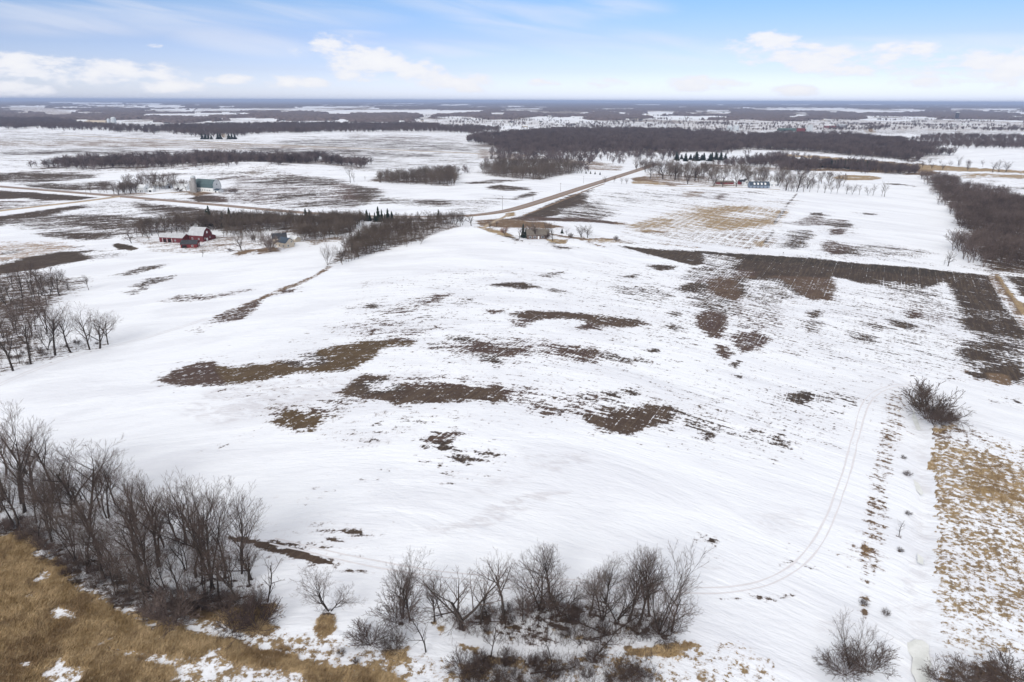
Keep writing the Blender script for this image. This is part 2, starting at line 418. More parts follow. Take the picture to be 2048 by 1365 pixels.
P('P', .42, 4, (1040, 775), (1160, 790), (1240, 790), (1300, 800), (1200, 820), (1120, 810))
P('L', .88, 1.5, (1141, 817), (1183, 826), (1209, 833), (1228, 826), (1202, 816), (1260, 819), (1308, 814), (1345, 815), (1368, 831), (1328, 843), (1288, 858), (1257, 868), (1228, 865), (1196, 856), (1173, 840), tram=1)
P('P', .50, 2.5, (1135, 800), (1165, 800), (1180, 820), (1150, 822))
P('D', .44, 3, (1360, 830), (1430, 850), (1440, 870), (1400, 862))
P('L', .92, 1.8, (1018, 627), (1054, 622), (1115, 624), (1196, 632), (1276, 640), (1289, 648), (1270, 653), (1221, 654), (1196, 650), (1163, 639), (1099, 638), (1060, 643), (1041, 635), tram=1)
P('P', .80, 1.5, (1147, 657), (1176, 648), (1199, 658), (1170, 662))
P('P', .70, 1.5, (978, 622), (1010, 619), (1005, 626), (985, 627))
P('P', .62, 2, (1020, 640), (1060, 642), (1050, 654), (1030, 653))
P('D', .85, 1.8, (983, 570), (1010, 566), (1044, 565), (1076, 574), (1050, 578), (1010, 574))
P('D', .62, 1.5, (1070, 574), (1110, 579), (1150, 588), (1100, 583))
P('D', .55, 1.8, (1070, 550), (1130, 543), (1120, 550), (1085, 554))
P('P', .50, 4, (862, 697), (886, 679), (940, 673), (996, 675), (1099, 688), (1202, 700), (1292, 724), (1163, 724), (1060, 712), (1004, 726), (940, 715), tram=1)
P('P', .80, 1.6, (925, 694), (960, 688), (989, 691), (1044, 701), (1025, 711), (985, 707), (940, 704), tram=1)
P('P', .74, 1.6, (1095, 693), (1150, 695), (1208, 706), (1205, 713), (1157, 722), (1150, 710), (1109, 705), tram=1)
P('D', .62, 1.6, (1210, 708), (1290, 722), (1260, 724), (1215, 714))
P('D', .62, 1.6, (955, 712), (985, 712), (1004, 726), (990, 726))
P('D', .75, 1.2, (900, 677), (940, 675), (935, 683), (905, 682))
P('P', .57, 2, (835, 884), (870, 868), (906, 860), (930, 869), (906, 882), (902, 896), (873, 900), (850, 892), tram=1)
P('D', .85, 1, (875, 888), (900, 886), (905, 896), (888, 902))
P('D', .64, 1.6, (902, 900), (938, 914), (983, 902), (975, 914), (964, 920), (925, 920), tram=1)
P('P', .48, 3, (750, 625), (800, 610), (857, 592), (905, 587), (880, 608), (820, 625), (770, 630))
P('P', .66, 1.5, (850, 600), (870, 590), (900, 588), (880, 600))
P('D', .42, 3, (690, 618), (720, 605), (780, 600), (770, 615), (720, 622))
P('D', .70, 1.2, (728, 612), (745, 608), (760, 612), (740, 617))
P('D', .42, 3, (800, 645), (860, 625), (910, 625), (880, 640), (840, 650))
P('D', .44, 3, (910, 605), (945, 598), (940, 612), (920, 612))
# dark field along the back of the main one
P('D', 1.0, 1.8, (1238, 492), (1262, 494), (1330, 500), (1395, 504), (1412, 512), (1412, 528), (1385, 532), (1352, 523), (1310, 512), (1265, 500))
P('D', 1.05, 2.2, (1395, 503), (1518, 511), (1600, 516), (1707, 527), (1824, 536), (1915, 546), (1976, 553), (1984, 568), (1990, 590), (1950, 575), (1888, 560), (1871, 571), (1824, 577), (1724, 566), (1663, 553), (1662, 572), (1655, 598), (1626, 598), (1580, 579), (1549, 568), (1488, 567), (1497, 588), (1457, 602), (1405, 574), (1435, 551), (1450, 530), (1470, 517), (1420, 509), tram=1)
P('K', 1.05, 1.8, (1395, 503), (1518, 511), (1600, 516), (1707, 527), (1824, 536), (1915, 546), (1976, 553), (1984, 562), (1900, 556), (1800, 546), (1700, 537), (1600, 526), (1500, 520))
P('P', .62, 3, (1380, 540), (1440, 536), (1500, 545), (1480, 580), (1440, 604), (1400, 590), (1390, 565), tram=1)
P('P', .47, 4, (1385, 580), (1460, 598), (1500, 592), (1560, 600), (1560, 660), (1480, 660), (1455, 640), (1400, 620))
P('D', .45, 4, (1780, 575), (1880, 580), (1900, 640), (1880, 650), (1820, 610))
P('M', .86, 3.5, (1560, 556), (1662, 560), (1655, 597), (1626, 597), (1560, 575), (1545, 565), tram=1)
P('M', .90, 3.5, (1430, 560), (1500, 556), (1495, 588), (1457, 600), (1425, 580), tram=1)
P('D', .50, 3, (1410, 512), (1440, 510), (1480, 520), (1450, 545), (1400, 550), (1370, 560), (1380, 540), (1412, 530))
P('D', .48, 3, (1488, 560), (1550, 560), (1580, 585), (1600, 600), (1530, 600), (1497, 590))
P('D', .85, 1.8, (1353, 579), (1377, 566), (1408, 569), (1402, 586), (1371, 584))
P('D', .60, 2.5, (1389, 590), (1451, 602), (1457, 628), (1402, 617))
P('P', .92, 1.6, (1394, 631), (1423, 622), (1451, 634), (1450, 655), (1437, 677), (1420, 673), (1398, 652), tram=1)
P('P', .74, 1.8, (1466, 690), (1460, 671), (1512, 664), (1541, 680), (1518, 697), (1488, 704), tram=1)
P('P', .85, 1.5, (1432, 690), (1450, 694), (1462, 708), (1452, 718), (1438, 706))
P('D', .85, 1.5, (1290, 532), (1322, 529), (1352, 534), (1345, 540), (1318, 541))
P('D', .80, 1.5, (1242, 555), (1258, 551), (1275, 550), (1268, 556))
P('D', .70, 1.5, (1335, 626), (1350, 625), (1360, 630), (1350, 634))
P('D', .62, 1.8, (1325, 650), (1350, 650), (1368, 658), (1350, 662))
P('D', .50, 3, (1225, 575), (1300, 572), (1340, 588), (1320, 600), (1240, 588))
P('D', .80, 1, (1297, 699), (1315, 699), (1315, 704), (1300, 704))
P('D', .80, 1, (1458, 730), (1467, 725), (1480, 722), (1470, 736))
P('D', .9, .8, (1470, 752), (1484, 752), (1480, 758))
P('D', .58, 1.8, (1556, 795), (1600, 785), (1625, 787), (1655, 800), (1625, 803), (1605, 808), (1575, 802), tram=1)
P('D', .80, 1.2, (1580, 790), (1610, 784), (1620, 800), (1600, 806))
P('D', .58, 1, (1635, 782), (1680, 788), (1700, 796), (1715, 800), (1712, 812), (1690, 800))
P('D', .50, 1.6, (1534, 877), (1565, 870), (1583, 883), (1571, 896), (1550, 890), tram=1)
P('D', .52, 1.6, (1370, 836), (1400, 845), (1445, 858), (1420, 866), (1390, 856))
P('D', .52, 1.6, (1490, 860), (1525, 868), (1510, 872), (1480, 866))
P('D', .66, 1.2, (1405, 872), (1420, 870), (1425, 882), (1410, 880))
P('P', .60, 1.6, (1180, 790), (1205, 785), (1212, 797), (1190, 797))
P('D', .75, 1.2, (1214, 788), (1232, 786), (1234, 796), (1220, 797))
P('D', .55, 1.6, (1245, 780), (1275, 780), (1272, 790), (1250, 788))
# right-hand column field, half melted
P('D', .95, 2.2, (1884, 556), (1941, 549), (1978, 553), (1990, 580), (2017, 627), (1985, 628), (1930, 622), (1914, 600), (1905, 578))
P('D', .66, 3.0, (1915, 615), (2017, 627), (2060, 665), (2060, 700), (2000, 690), (1935, 668), (1925, 640))
P('D', .95, 1.6, (1928, 642), (1950, 632), (1985, 648), (1985, 664), (1950, 660))
P('D', .90, 1.6, (1985, 645), (2025, 640), (2048, 665), (2040, 675), (2000, 662))
P('D', .60, 3.5, (1920, 680), (1990, 680), (2060, 690), (2060, 770), (2000, 770), (1940, 745), (1920, 710))
P('D', .88, 1.8, (1925, 700), (1945, 690), (1975, 708), (1990, 722), (1950, 720), (1930, 715))
P('D', .85, 1.6, (1970, 684), (2005, 690), (2010, 700), (1975, 697))
P('D', .95, 1.6, (1975, 738), (2030, 730), (2038, 762), (2000, 765), (1985, 752))
P('D', .85, 1.4, (1938, 748), (1980, 746), (1988, 758), (1960, 760))
P('B', .85, 1.4, (1985, 750), (2005, 752), (2015, 768), (1995, 768))
P('P', .75, 1.6, (1812, 622), (1840, 620), (1846, 634), (1825, 636))
P('D', .72, 1.6, (1780, 640), (1815, 645), (1835, 655), (1810, 657), (1785, 650))
P('D', .70, 1.6, (1720, 645), (1755, 648), (1785, 658), (1750, 656))
P('D', .72, 1.4, (1615, 625), (1635, 622), (1638, 634), (1622, 636))
P('D', .52, 1.8, (1605, 640), (1638, 645), (1630, 668), (1608, 665))
P('D', .60, 1.6, (1700, 670), (1740, 672), (1750, 684), (1720, 685))
P('D', .55, 3, (1760, 560), (1840, 572), (1872, 592), (1830, 592), (1780, 580))
P('D', .85, .8, (2018, 796), (2030, 798), (2046, 808), (2034, 808))
P('D', .60, 1.2, (1970, 800), (2000, 804), (1985, 806))
P('T', .95, 1.0, (1984, 549), (1996, 549), (2012, 572), (2034, 600), (2060, 615), (2060, 640), (2036, 622), (2010, 590), (1990, 565))
P('B', .62, .8, (1978, 548), (1986, 548), (2000, 570), (2020, 600), (2060, 660), (2050, 655), (2010, 600), (1990, 572))
P('D', .85, 2, (2010, 552), (2060, 556), (2060, 595), (2045, 592), (2030, 570))
P('D', .7, 1.5, (1930, 533), (1990, 545), (1975, 543))
# woodland floors
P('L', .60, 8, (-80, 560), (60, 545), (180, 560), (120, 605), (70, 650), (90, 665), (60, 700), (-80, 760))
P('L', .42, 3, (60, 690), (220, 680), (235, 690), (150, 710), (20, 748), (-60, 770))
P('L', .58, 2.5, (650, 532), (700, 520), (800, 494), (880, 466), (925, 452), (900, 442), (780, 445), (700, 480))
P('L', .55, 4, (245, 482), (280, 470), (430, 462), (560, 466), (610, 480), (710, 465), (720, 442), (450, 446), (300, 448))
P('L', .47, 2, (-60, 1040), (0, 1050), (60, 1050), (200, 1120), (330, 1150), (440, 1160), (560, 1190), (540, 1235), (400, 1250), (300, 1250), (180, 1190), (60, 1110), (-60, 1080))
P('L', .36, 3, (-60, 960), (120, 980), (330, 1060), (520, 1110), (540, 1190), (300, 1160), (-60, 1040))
P('L', .44, 1.5, (930, 1220), (1120, 1200), (1330, 1220), (1340, 1260), (1200, 1300), (1000, 1290))
P('L', .56, 1.5, (960, 1310), (1100, 1320), (1260, 1300), (1300, 1380), (940, 1390))
P('L', 1.0, .6, (440, 1072), (480, 1075), (540, 1086), (600, 1100), (668, 1128), (640, 1128), (560, 1108), (480, 1084))
P('L', .62, .8, (535, 1082), (585, 1085), (600, 1098), (560, 1096))
P('L', .75, .5, (650, 1076), (690, 1082), (682, 1085), (655, 1079))
P('L', .55, .6, (700, 1140), (760, 1148), (750, 1150), (705, 1144))
P('L', .50, .6, (1400, 1196), (1560, 1196), (1600, 1188), (1560, 1200), (1400, 1200))
# marsh grass, lower left
P('G', .45, 2, (480, 1240), (760, 1290), (1000, 1340), (1500, 1290), (1520, 1400), (480, 1400))
P('G', 1.05, 1.6, (-150, 1095), (0, 1078), (40, 1066), (85, 1092), (120, 1150), (170, 1195), (240, 1228), (330, 1250), (400, 1268), (470, 1275), (530, 1295), (600, 1332), (680, 1352), (740, 1342), (800, 1375), (830, 1450), (700, 1700), (-400, 1700))
P('G', .95, 1.2, (370, 1222), (440, 1214), (540, 1212), (560, 1222), (480, 1240), (400, 1242))
P('G', .95, 1.0, (455, 1240), (520, 1240), (548, 1262), (500, 1268), (450, 1258))
P('G', 1.0, .7, (630, 1242), (650, 1224), (672, 1230), (668, 1262), (648, 1272), (628, 1262))
P('G', 1.0, .8, (1262, 1302), (1330, 1288), (1385, 1280), (1402, 1296), (1350, 1310), (1280, 1310))
P('G', .80, .8, (920, 1290), (960, 1295), (955, 1302), (925, 1300))
P('G', .85, .8, (925, 1335), (950, 1330), (950, 1352), (928, 1350))
P('G', .9, .8, (770, 1300), (812, 1300), (815, 1322), (778, 1325))
P('G', .62, .8, (870, 1240), (890, 1250), (890, 1275), (872, 1265))
P('G', .75, 1.0, (640, 1352), (740, 1332), (760, 1365), (640, 1400))
P('G', .435, .9, (98, 1224), (120, 1212), (150, 1228), (160, 1236), (110, 1240))
P('G', .435, .8, (68, 1160), (85, 1135), (100, 1155), (80, 1165))
P('G', .435, .8, (60, 1110), (85, 1088), (120, 1100), (100, 1120))
P('G', .435, .7, (50, 1190), (68, 1184), (70, 1196), (54, 1196))
P('G', .435, .7, (38, 1328), (62, 1322), (60, 1332), (40, 1336))
P('G', .40, 1.2, (90, 1345), (120, 1320), (165, 1340), (160, 1365), (100, 1380))
P('G', .435, .7, (188, 1288), (225, 1274), (222, 1280), (194, 1294))
P('G', .435, .8, (276, 1238), (310, 1250), (308, 1258), (280, 1246))
P('G', .435, .8, (410, 1300), (440, 1298), (442, 1318), (424, 1330), (412, 1315))
P('G', .435, .8, (372, 1240), (440, 1252), (520, 1280), (560, 1300), (528, 1300), (470, 1276), (385, 1262))
P('G', .46, 1.5, (220, 1300), (400, 1320), (600, 1345), (640, 1400), (380, 1400), (340, 1340))
# marsh grass on the right of the ditch
P('G', .43, 2, (1862, 900), (1850, 870), (1880, 850), (1960, 860), (2070, 900), (2150, 1330), (1885, 1310), (1856, 1200), (1850, 1000))
P('G', .53, 2, (1858, 880), (1930, 890), (2070, 950), (2090, 1060), (1990, 1030), (1870, 1050), (1855, 960))
P('G', .64, 2.5, (1935, 930), (1985, 940), (2060, 975), (2060, 1010), (2010, 1010), (1950, 985))
P('G', .55, 1.5, (1860, 1090), (1960, 1070), (2060, 1110), (2060, 1180), (1940, 1180), (1870, 1160))
P('G', .62, 2.5, (1970, 1075), (2020, 1090), (2040, 1130), (1990, 1125), (1970, 1100))
P('G', .48, 2, (1860, 1050), (2070, 1050), (2080, 1240), (1880, 1220))
P('G', .80, .7, (1848, 900), (1860, 895), (1866, 960), (1862, 1060), (1862, 1160), (1850, 1170), (1846, 1060), (1854, 980))
P('B', .66, 1.2, (1850, 850), (1880, 855), (1912, 846), (1912, 858), (1880, 868), (1850, 866))
P('B', .60, 1.2, (1870, 1345), (1920, 1325), (2060, 1330), (2060, 1400), (1870, 1400))
P('B', .435, 1.0, (1775, 795), (1790, 785), (1808, 790), (1806, 880), (1795, 900), (1775, 985), (1776, 1060), (1765, 1130), (1735, 1180), (1722, 1160), (1722, 1080), (1730, 1000), (1742, 950), (1755, 890))
P('B', .66, .6, (1724, 1080), (1732, 1080), (1738, 1110), (1725, 1122))
P('B', .60, .8, (1720, 1190), (1740, 1195), (1736, 1240), (1722, 1240))
P('G', .42, 1.5, (1380, 1300), (1480, 1290), (1560, 1330), (1560, 1400), (1380, 1400))
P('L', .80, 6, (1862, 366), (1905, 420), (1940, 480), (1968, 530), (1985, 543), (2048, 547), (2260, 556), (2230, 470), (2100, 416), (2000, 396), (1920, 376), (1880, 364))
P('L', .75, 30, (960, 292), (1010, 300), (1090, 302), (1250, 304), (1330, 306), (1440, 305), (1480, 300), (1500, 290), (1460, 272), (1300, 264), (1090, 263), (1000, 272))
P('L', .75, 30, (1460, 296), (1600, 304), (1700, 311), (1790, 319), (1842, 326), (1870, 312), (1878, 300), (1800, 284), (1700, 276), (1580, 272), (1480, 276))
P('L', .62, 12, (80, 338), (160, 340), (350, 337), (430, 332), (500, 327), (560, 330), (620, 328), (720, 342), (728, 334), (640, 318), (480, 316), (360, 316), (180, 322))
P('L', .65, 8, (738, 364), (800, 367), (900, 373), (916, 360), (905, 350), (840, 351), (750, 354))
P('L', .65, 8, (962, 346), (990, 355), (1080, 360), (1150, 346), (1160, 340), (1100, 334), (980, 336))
# faint dirty stains on the snow
ST = []
def stain_shade(v, soft, *pts):
    ST.append((v, soft, wpoly(pts)))
stain_shade(.75, 3, (560, 760), (860, 745), (640, 800), (450, 850), (360, 830), (420, 780))
stain_shade(.8, 1.2, (850, 1055), (930, 1045), (1000, 1000), (1080, 985), (1140, 985), (1050, 1020), (960, 1060), (870, 1072))
stain_shade(.7, 1.2, (1095, 920), (1115, 915), (1120, 945), (1100, 948))
stain_shade(.6, 1.5, (1050, 910), (1170, 905), (1180, 925), (1060, 940))
stain_shade(.6, 2, (760, 860), (860, 850), (790, 880), (700, 900))
stain_shade(.6, 2, (980, 960), (1060, 950), (1000, 985), (930, 1000))
stain_shade(.7, 1.5, (820, 1180), (1010, 1165), (1060, 1180), (1000, 1195), (850, 1195))
stain_shade(.6, 1.5, (1380, 1130), (1440, 1135), (1430, 1145), (1385, 1143))
stain_shade(.5, 2, (1640, 1240), (1700, 1240), (1690, 1260), (1640, 1260))
stain_shade(.55, 1.5, (1800, 1160), (1835, 1100), (1840, 1160), (1820, 1230), (1780, 1280))
stain_shade(.5, 2, (1510, 1030), (1600, 1020), (1620, 1060), (1540, 1070))

# ------------------------------------------------------------------ ground sheet
ys = list(np.arange(-200, 56, 16.0))
y = 56.0
while y < 70000:
    ys.append(y)
    y += max(0.42, 0.95 * (y * y + CAM_H ** 2) / (CAM_H * 682.0))
ys = np.array(ys)
NX = 1050
tt = np.linspace(-1, 1, NX)
half = 0.75 * (0.943 * np.maximum(ys, 30) + 33.0) * 1.36
GX = half[:, None] * tt[None, :]
GY = np.repeat(ys[:, None], NX, 1)
shape = GX.shape
GXf, GYf = GX.ravel(), GY.ravel()
GZf = hgt(GXf, GYf)
cover = np.full(GXf.size, -0.16)
bare = np.tile(np.array(COL['D']), (GXf.size, 1))
marsh = np.zeros(GXf.size); tram = np.zeros(GXf.size); stn_shade = np.zeros(GXf.size)
rr = np.hypot(GXf, GYf)
farf = np.clip((rr - 1500) / 1500, 0, 1)
fn = fbm(GXf / 420, GYf / 900, 5, 4)
cover += farf * np.clip((fn - .40) * 3.4, 0, .85)
mixf = (farf * np.clip(fbm(GXf / 700, GYf / 700, 9) * 1.4 - .2, 0, 1))[:, None]
bare = bare * (1 - mixf) + np.array(COL['B']) * mixf
def soft_inside(X, Y, poly, soft):
    ins = inside(X, Y, poly)
    d = seg_dist(X, Y, poly + [poly[0]])
    sd = np.where(ins, d, -d)
    t = np.clip(0.61 + sd / (2 * soft), 0, 1)
    return t * t * (3 - 2 * t)
def subset(poly, pad):
    x0 = min(p[0] for p in poly) - pad; x1 = max(p[0] for p in poly) + pad
    y0 = min(p[1] for p in poly) - pad; y1 = max(p[1] for p in poly) + pad
    r0, r1 = np.searchsorted(ys, y0), np.searchsorted(ys, y1)
    base = np.arange(r0 * NX, r1 * NX)
    s = base[(GXf[base] >= x0) & (GXf[base] <= x1)]
    return s
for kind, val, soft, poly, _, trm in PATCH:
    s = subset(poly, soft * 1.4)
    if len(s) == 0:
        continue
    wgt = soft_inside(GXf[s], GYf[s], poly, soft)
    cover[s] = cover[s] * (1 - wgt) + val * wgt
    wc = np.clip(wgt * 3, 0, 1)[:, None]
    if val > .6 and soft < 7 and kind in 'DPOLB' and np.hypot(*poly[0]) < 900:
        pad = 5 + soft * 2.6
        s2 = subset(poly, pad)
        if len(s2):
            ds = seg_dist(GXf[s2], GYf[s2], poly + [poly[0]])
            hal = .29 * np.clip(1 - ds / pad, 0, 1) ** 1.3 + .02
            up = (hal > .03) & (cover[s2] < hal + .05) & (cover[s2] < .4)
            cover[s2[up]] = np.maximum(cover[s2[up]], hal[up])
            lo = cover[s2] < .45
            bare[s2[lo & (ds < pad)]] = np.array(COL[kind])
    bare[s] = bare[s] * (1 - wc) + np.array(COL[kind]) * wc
    if kind == 'G' and soft < 6: marsh[s] = np.maximum(marsh[s], wgt)
    if trm:
        tram[s] = np.maximum(tram[s], wgt)
for v, soft, poly in ST:
    s = subset(poly, soft * 1.2)
    if len(s):
        stn_shade[s] = np.maximum(stn_shade[s], v * soft_inside(GXf[s], GYf[s], poly, soft))
s = np.where((GXf > 60) & (GXf < 220) & (GYf < 260))[0]
dd = seg_dist(GXf[s], GYf[s], ditch)
cover[s] = np.where(dd < .8 + 3.6 * fbm(GXf[s] / 1.6, GYf[s] / 1.6, 61, 4), np.minimum(cover[s], -.2), cover[s])
stn_shade[s] = np.maximum(stn_shade[s], .6 * np.exp(-(dd / 3.2) ** 2))  # greyer ditch floor: grey ice tone and ditch shading put into the snow colour
ground_cover = cover

def mesh_arrays(name, verts, faces4=None, faces3=None, mat=None):
    me = bpy.data.meshes.new(name)
    verts = np.asarray(verts, np.float32)
    n4 = 0 if faces4 is None else len(faces4); n3 = 0 if faces3 is None else len(faces3)
    me.vertices.add(len(verts)); me.vertices.foreach_set('co', verts.ravel())
    loops = []; tot = []
    if n4: loops.append(np.asarray(faces4, np.int32).ravel()); tot += [np.full(n4, 4, np.int32)]
    if n3: loops.append(np.asarray(faces3, np.int32).ravel()); tot += [np.full(n3, 3, np.int32)]
    loops = np.concatenate(loops); tot = np.concatenate(tot)
    me.loops.add(len(loops)); me.loops.foreach_set('vertex_index', loops)
    me.polygons.add(len(tot))
    st = np.concatenate([[0], np.cumsum(tot)[:-1]]).astype(np.int32)
    me.polygons.foreach_set('loop_start', st); me.polygons.foreach_set('loop_total', tot)
    me.update(calc_edges=True)
    if mat: me.materials.append(mat)
    return me
def grid_faces(nr, nc):
    i = np.arange(nr - 1)[:, None] * nc + np.arange(nc - 1)[None, :]
    i = i.ravel()
    return np.stack([i, i + 1, i + nc + 1, i + nc], 1)
def put(name, me, parent=None, **tags):
    o = bpy.data.objects.new(name, me); C.objects.link(o)
    if parent: o.parent = parent
    for k, v in tags.items():
        if v: o[k] = v
    return o
def new_mat(name):
    m = bpy.data.materials.new(name); m.use_nodes = True
    return m, NT(m.node_tree)
def finish(nt, color, rough=0.9, bump=None, bump_s=0.3, bump_d=0.1, spec=0.2):
    b = nt.n('ShaderNodeBsdfPrincipled')
    nt.put(b.inputs['Base Color'], color); nt.put(b.inputs['Roughness'], rough)
    b.inputs['Specular IOR Level'].default_value = spec
    if bump is not None:
        bn = nt.n('ShaderNodeBump'); bn.inputs['Strength'].default_value = bump_s; bn.inputs['Distance'].default_value = bump_d
        nt.link(bump, bn.inputs['Height']); nt.link(bn.outputs[0], b.inputs['Normal'])
    o = nt.n('ShaderNodeOutputMaterial'); nt.link(b.outputs[0], o.inputs[0])
    return b

ROW = math.radians(62)          # direction of the drilled rows
WIND = math.radians(-14)        # direction of the melt streaks
gm, g = new_mat('snowy_field')
geo = g.n('ShaderNodeNewGeometry'); pos = geo.outputs['Position']
a_cov = g.n('ShaderNodeAttribute', attribute_name='cover').outputs['Fac']
a_col = g.n('ShaderNodeAttribute', attribute_name='bare').outputs['Color']
a_trm = g.n('ShaderNodeAttribute', attribute_name='tram').outputs['Fac']
a_stn_shade = g.n('ShaderNodeAttribute', attribute_name='stain_shade').outputs['Fac']
a_mar = g.n('ShaderNodeAttribute', attribute_name='marsh').outputs['Fac']
a_mid = g.n('ShaderNodeAttribute', attribute_name='midness').outputs['Fac']
a_far = g.n('ShaderNodeAttribute', attribute_name='farness').outputs['Fac']
flow = g.n('ShaderNodeAttribute', attribute_name='flow').outputs['Vector']
vw = g.mapping(flow, 0, (0.10, 0.42, 1))
vr = g.mapping(pos, -ROW, (0.07, 0.9, 1))
n1 = g.noise(vw, 1.0, 6, 0.68, 0.2)
n2 = g.noise(pos, 0.75, 5, 0.72)
n3 = g.noise(vr, 1.0, 3, 0.6)
vfar = g.mapping(pos, -WIND, (0.012, 0.035, 1))
nf = g.noise(vfar, 1.0, 6, 0.7)
nm = g.noise(g.mapping(flow, 0, (0.02, 0.085, 1)), 1.0, 5, 0.66, 0.3)
nc4 = g.noise(pos, 0.24, 4, 0.62, 0.4)
def cen(x, k): return g.m('MULTIPLY', g.m('SUBTRACT', x, 0.5), k)
sN = g.m('ADD', g.m('ADD', g.m('MULTIPLY', cen(n1, 1.55), g.m('SUBTRACT', 1.0, g.m('MULTIPLY', a_mar, .6))), g.m('MULTIPLY', cen(n2, 1.5), g.m('ADD', 1.0, g.m('MULTIPLY', a_mar, .35)))), g.m('ADD', cen(nc4, .7), g.m('MULTIPLY', cen(nm, 1.6), a_mid)))
sN = g.m('ADD', sN, cen(n3, 0.35))
sN = g.m('ADD', sN, g.m('MULTIPLY', cen(nf, 1.5), a_far))
s = g.m('ADD', a_cov, sN)
rx = g.n('ShaderNodeSeparateXYZ'); g.link(g.mapping(pos, -ROW), rx.inputs[0])
fr = g.m('FRACT', g.m('DIVIDE', g.m('ADD', rx.outputs[1], g.m('MULTIPLY', n2, 0.5)), 9.2))
fr2 = g.m('FRACT', g.m('DIVIDE', rx.outputs[1], 1.53))
line = g.m('MULTIPLY', g.m('MULTIPLY', g.m('LESS_THAN', fr, 0.032), a_trm), g.ramp(nc4, .38, .6))
line2 = g.m('MULTIPLY', g.ramp(fr2, 0.55, 1.0), a_trm)
s = g.m('SUBTRACT', s, g.m('MULTIPLY', line, 0.33))
s = g.m('SUBTRACT', s, g.m('MULTIPLY', line2, 0.10))
fr3 = g.m('FRACT', g.m('DIVIDE', g.m('ADD', rx.outputs[1], g.m('MULTIPLY', nc4, 1.2)), 6.4))
far_row = g.m('MULTIPLY', g.m('MULTIPLY', g.m('GREATER_THAN', fr3, .70), a_trm), g.ramp(a_mid, .25, .7))
s = g.m('SUBTRACT', s, g.m('MULTIPLY', g.m('MULTIPLY', far_row, g.ramp(nm, .35, .62)), 0.17))
mask = g.ramp(s, 0.42, 0.60)
hv = g.noise(pos, 0.16, 5, 0.65)
fine = g.noise(pos, 3.1, 3, 0.7)
bc = g.mix(1.0, a_col, g.mix(hv, (0.50, 0.44, 0.46), (1.55, 1.55, 1.42)), 'MULTIPLY')
bc = g.mix(1.0, bc, g.mix(fine, (0.45, 0.45, 0.45), (1.6, 1.6, 1.6)), 'MULTIPLY')
bc = g.mix(g.m('MULTIPLY', g.ramp(n3, 0.48, 0.62), 0.42), bc, (0.16, 0.12, 0.085))
sn_l = g.noise(g.mapping(flow, 0, (0.4, 1.0, 1)), 0.045, 6, 0.6, 0.6)
snowc = g.mix(g.ramp(sn_l, 0.40, 0.66), (0.825, 0.85, 0.895), (0.74, 0.76, 0.81))
st_n = g.noise(g.mapping(pos, -WIND, (0.5, 1.0, 1)), 0.22, 6, 0.72, 1.2)
snowc = g.mix(g.m('MULTIPLY', g.m('MULTIPLY', a_stn_shade, g.ramp(st_n, 0.42, 0.62)), 0.55), snowc, (0.47, 0.44, 0.46))
ridg = g.noise(g.mapping(flow, 0, (0.35, 1.0, 1)), 0.7, 5, 0.65, 0.5)
# thin snow: soil tones showing faintly near the melt edge
snowc = g.mix(g.m('MULTIPLY', g.ramp(s, 0.25, 0.50), 0.25), snowc, (0.45, 0.38, 0.37))
st2 = g.noise(g.mapping(flow, 0, (0.16, 0.9, 1)), 0.55, 6, 0.7, 0.8)
snowc = g.mix(1.0, snowc, g.mix(g.ramp(st2, .42, .72), (1.0, 1.0, 1.0), (.96, .96, .97)), 'MULTIPLY')
colr = g.mix(mask, snowc, bc)
bh = g.m('ADD', g.m('MULTIPLY', ridg, 0.7), g.m('MULTIPLY', sn_l, 4.0))
bh = g.m('ADD', bh, g.m('MULTIPLY', mask, g.m('MULTIPLY', fine, 1.6)))
bh = g.m('SUBTRACT', bh, g.m('MULTIPLY', mask, 0.8))
finish(g, colr, 0.92, bh, 0.9, 0.42, 0.15)

verts = np.stack([GXf, GYf, GZf], 1)
me = mesh_arrays('ground', verts, grid_faces(len(ys), NX), None, gm)
me.polygons.foreach_set('use_smooth', np.ones(len(me.polygons), bool))
def fattr(me, name, arr):
    a = me.attributes.new(name, 'FLOAT', 'POINT'); a.data.foreach_set('value', np.asarray(arr, np.float32))
ff = -.3 * GXf - 72 * np.log(np.cosh(np.clip(GXf / 90, -40, 40)))
ff = ff * np.clip((1500 - rr) / 800, 0, 1)
va = me.attributes.new('flow', 'FLOAT_VECTOR', 'POINT')
va.data.foreach_set('vector', np.stack([GXf, GYf - ff, GZf * 0], 1).astype(np.float32).ravel())
fattr(me, 'cover', cover); fattr(me, 'tram', tram); fattr(me, 'stain_shade', stn_shade)
fattr(me, 'marsh', marsh)
fattr(me, 'midness', np.clip((rr - 220) / 450, 0, 1))
fattr(me, 'farness', np.clip((rr - 600) / 900, 0, 1))
ca = me.attributes.new('bare', 'FLOAT_COLOR', 'POINT')
ca.data.foreach_set('color', np.concatenate([bare, np.ones((len(bare), 1))], 1).astype(np.float32).ravel())
put('ground', me, kind='structure')

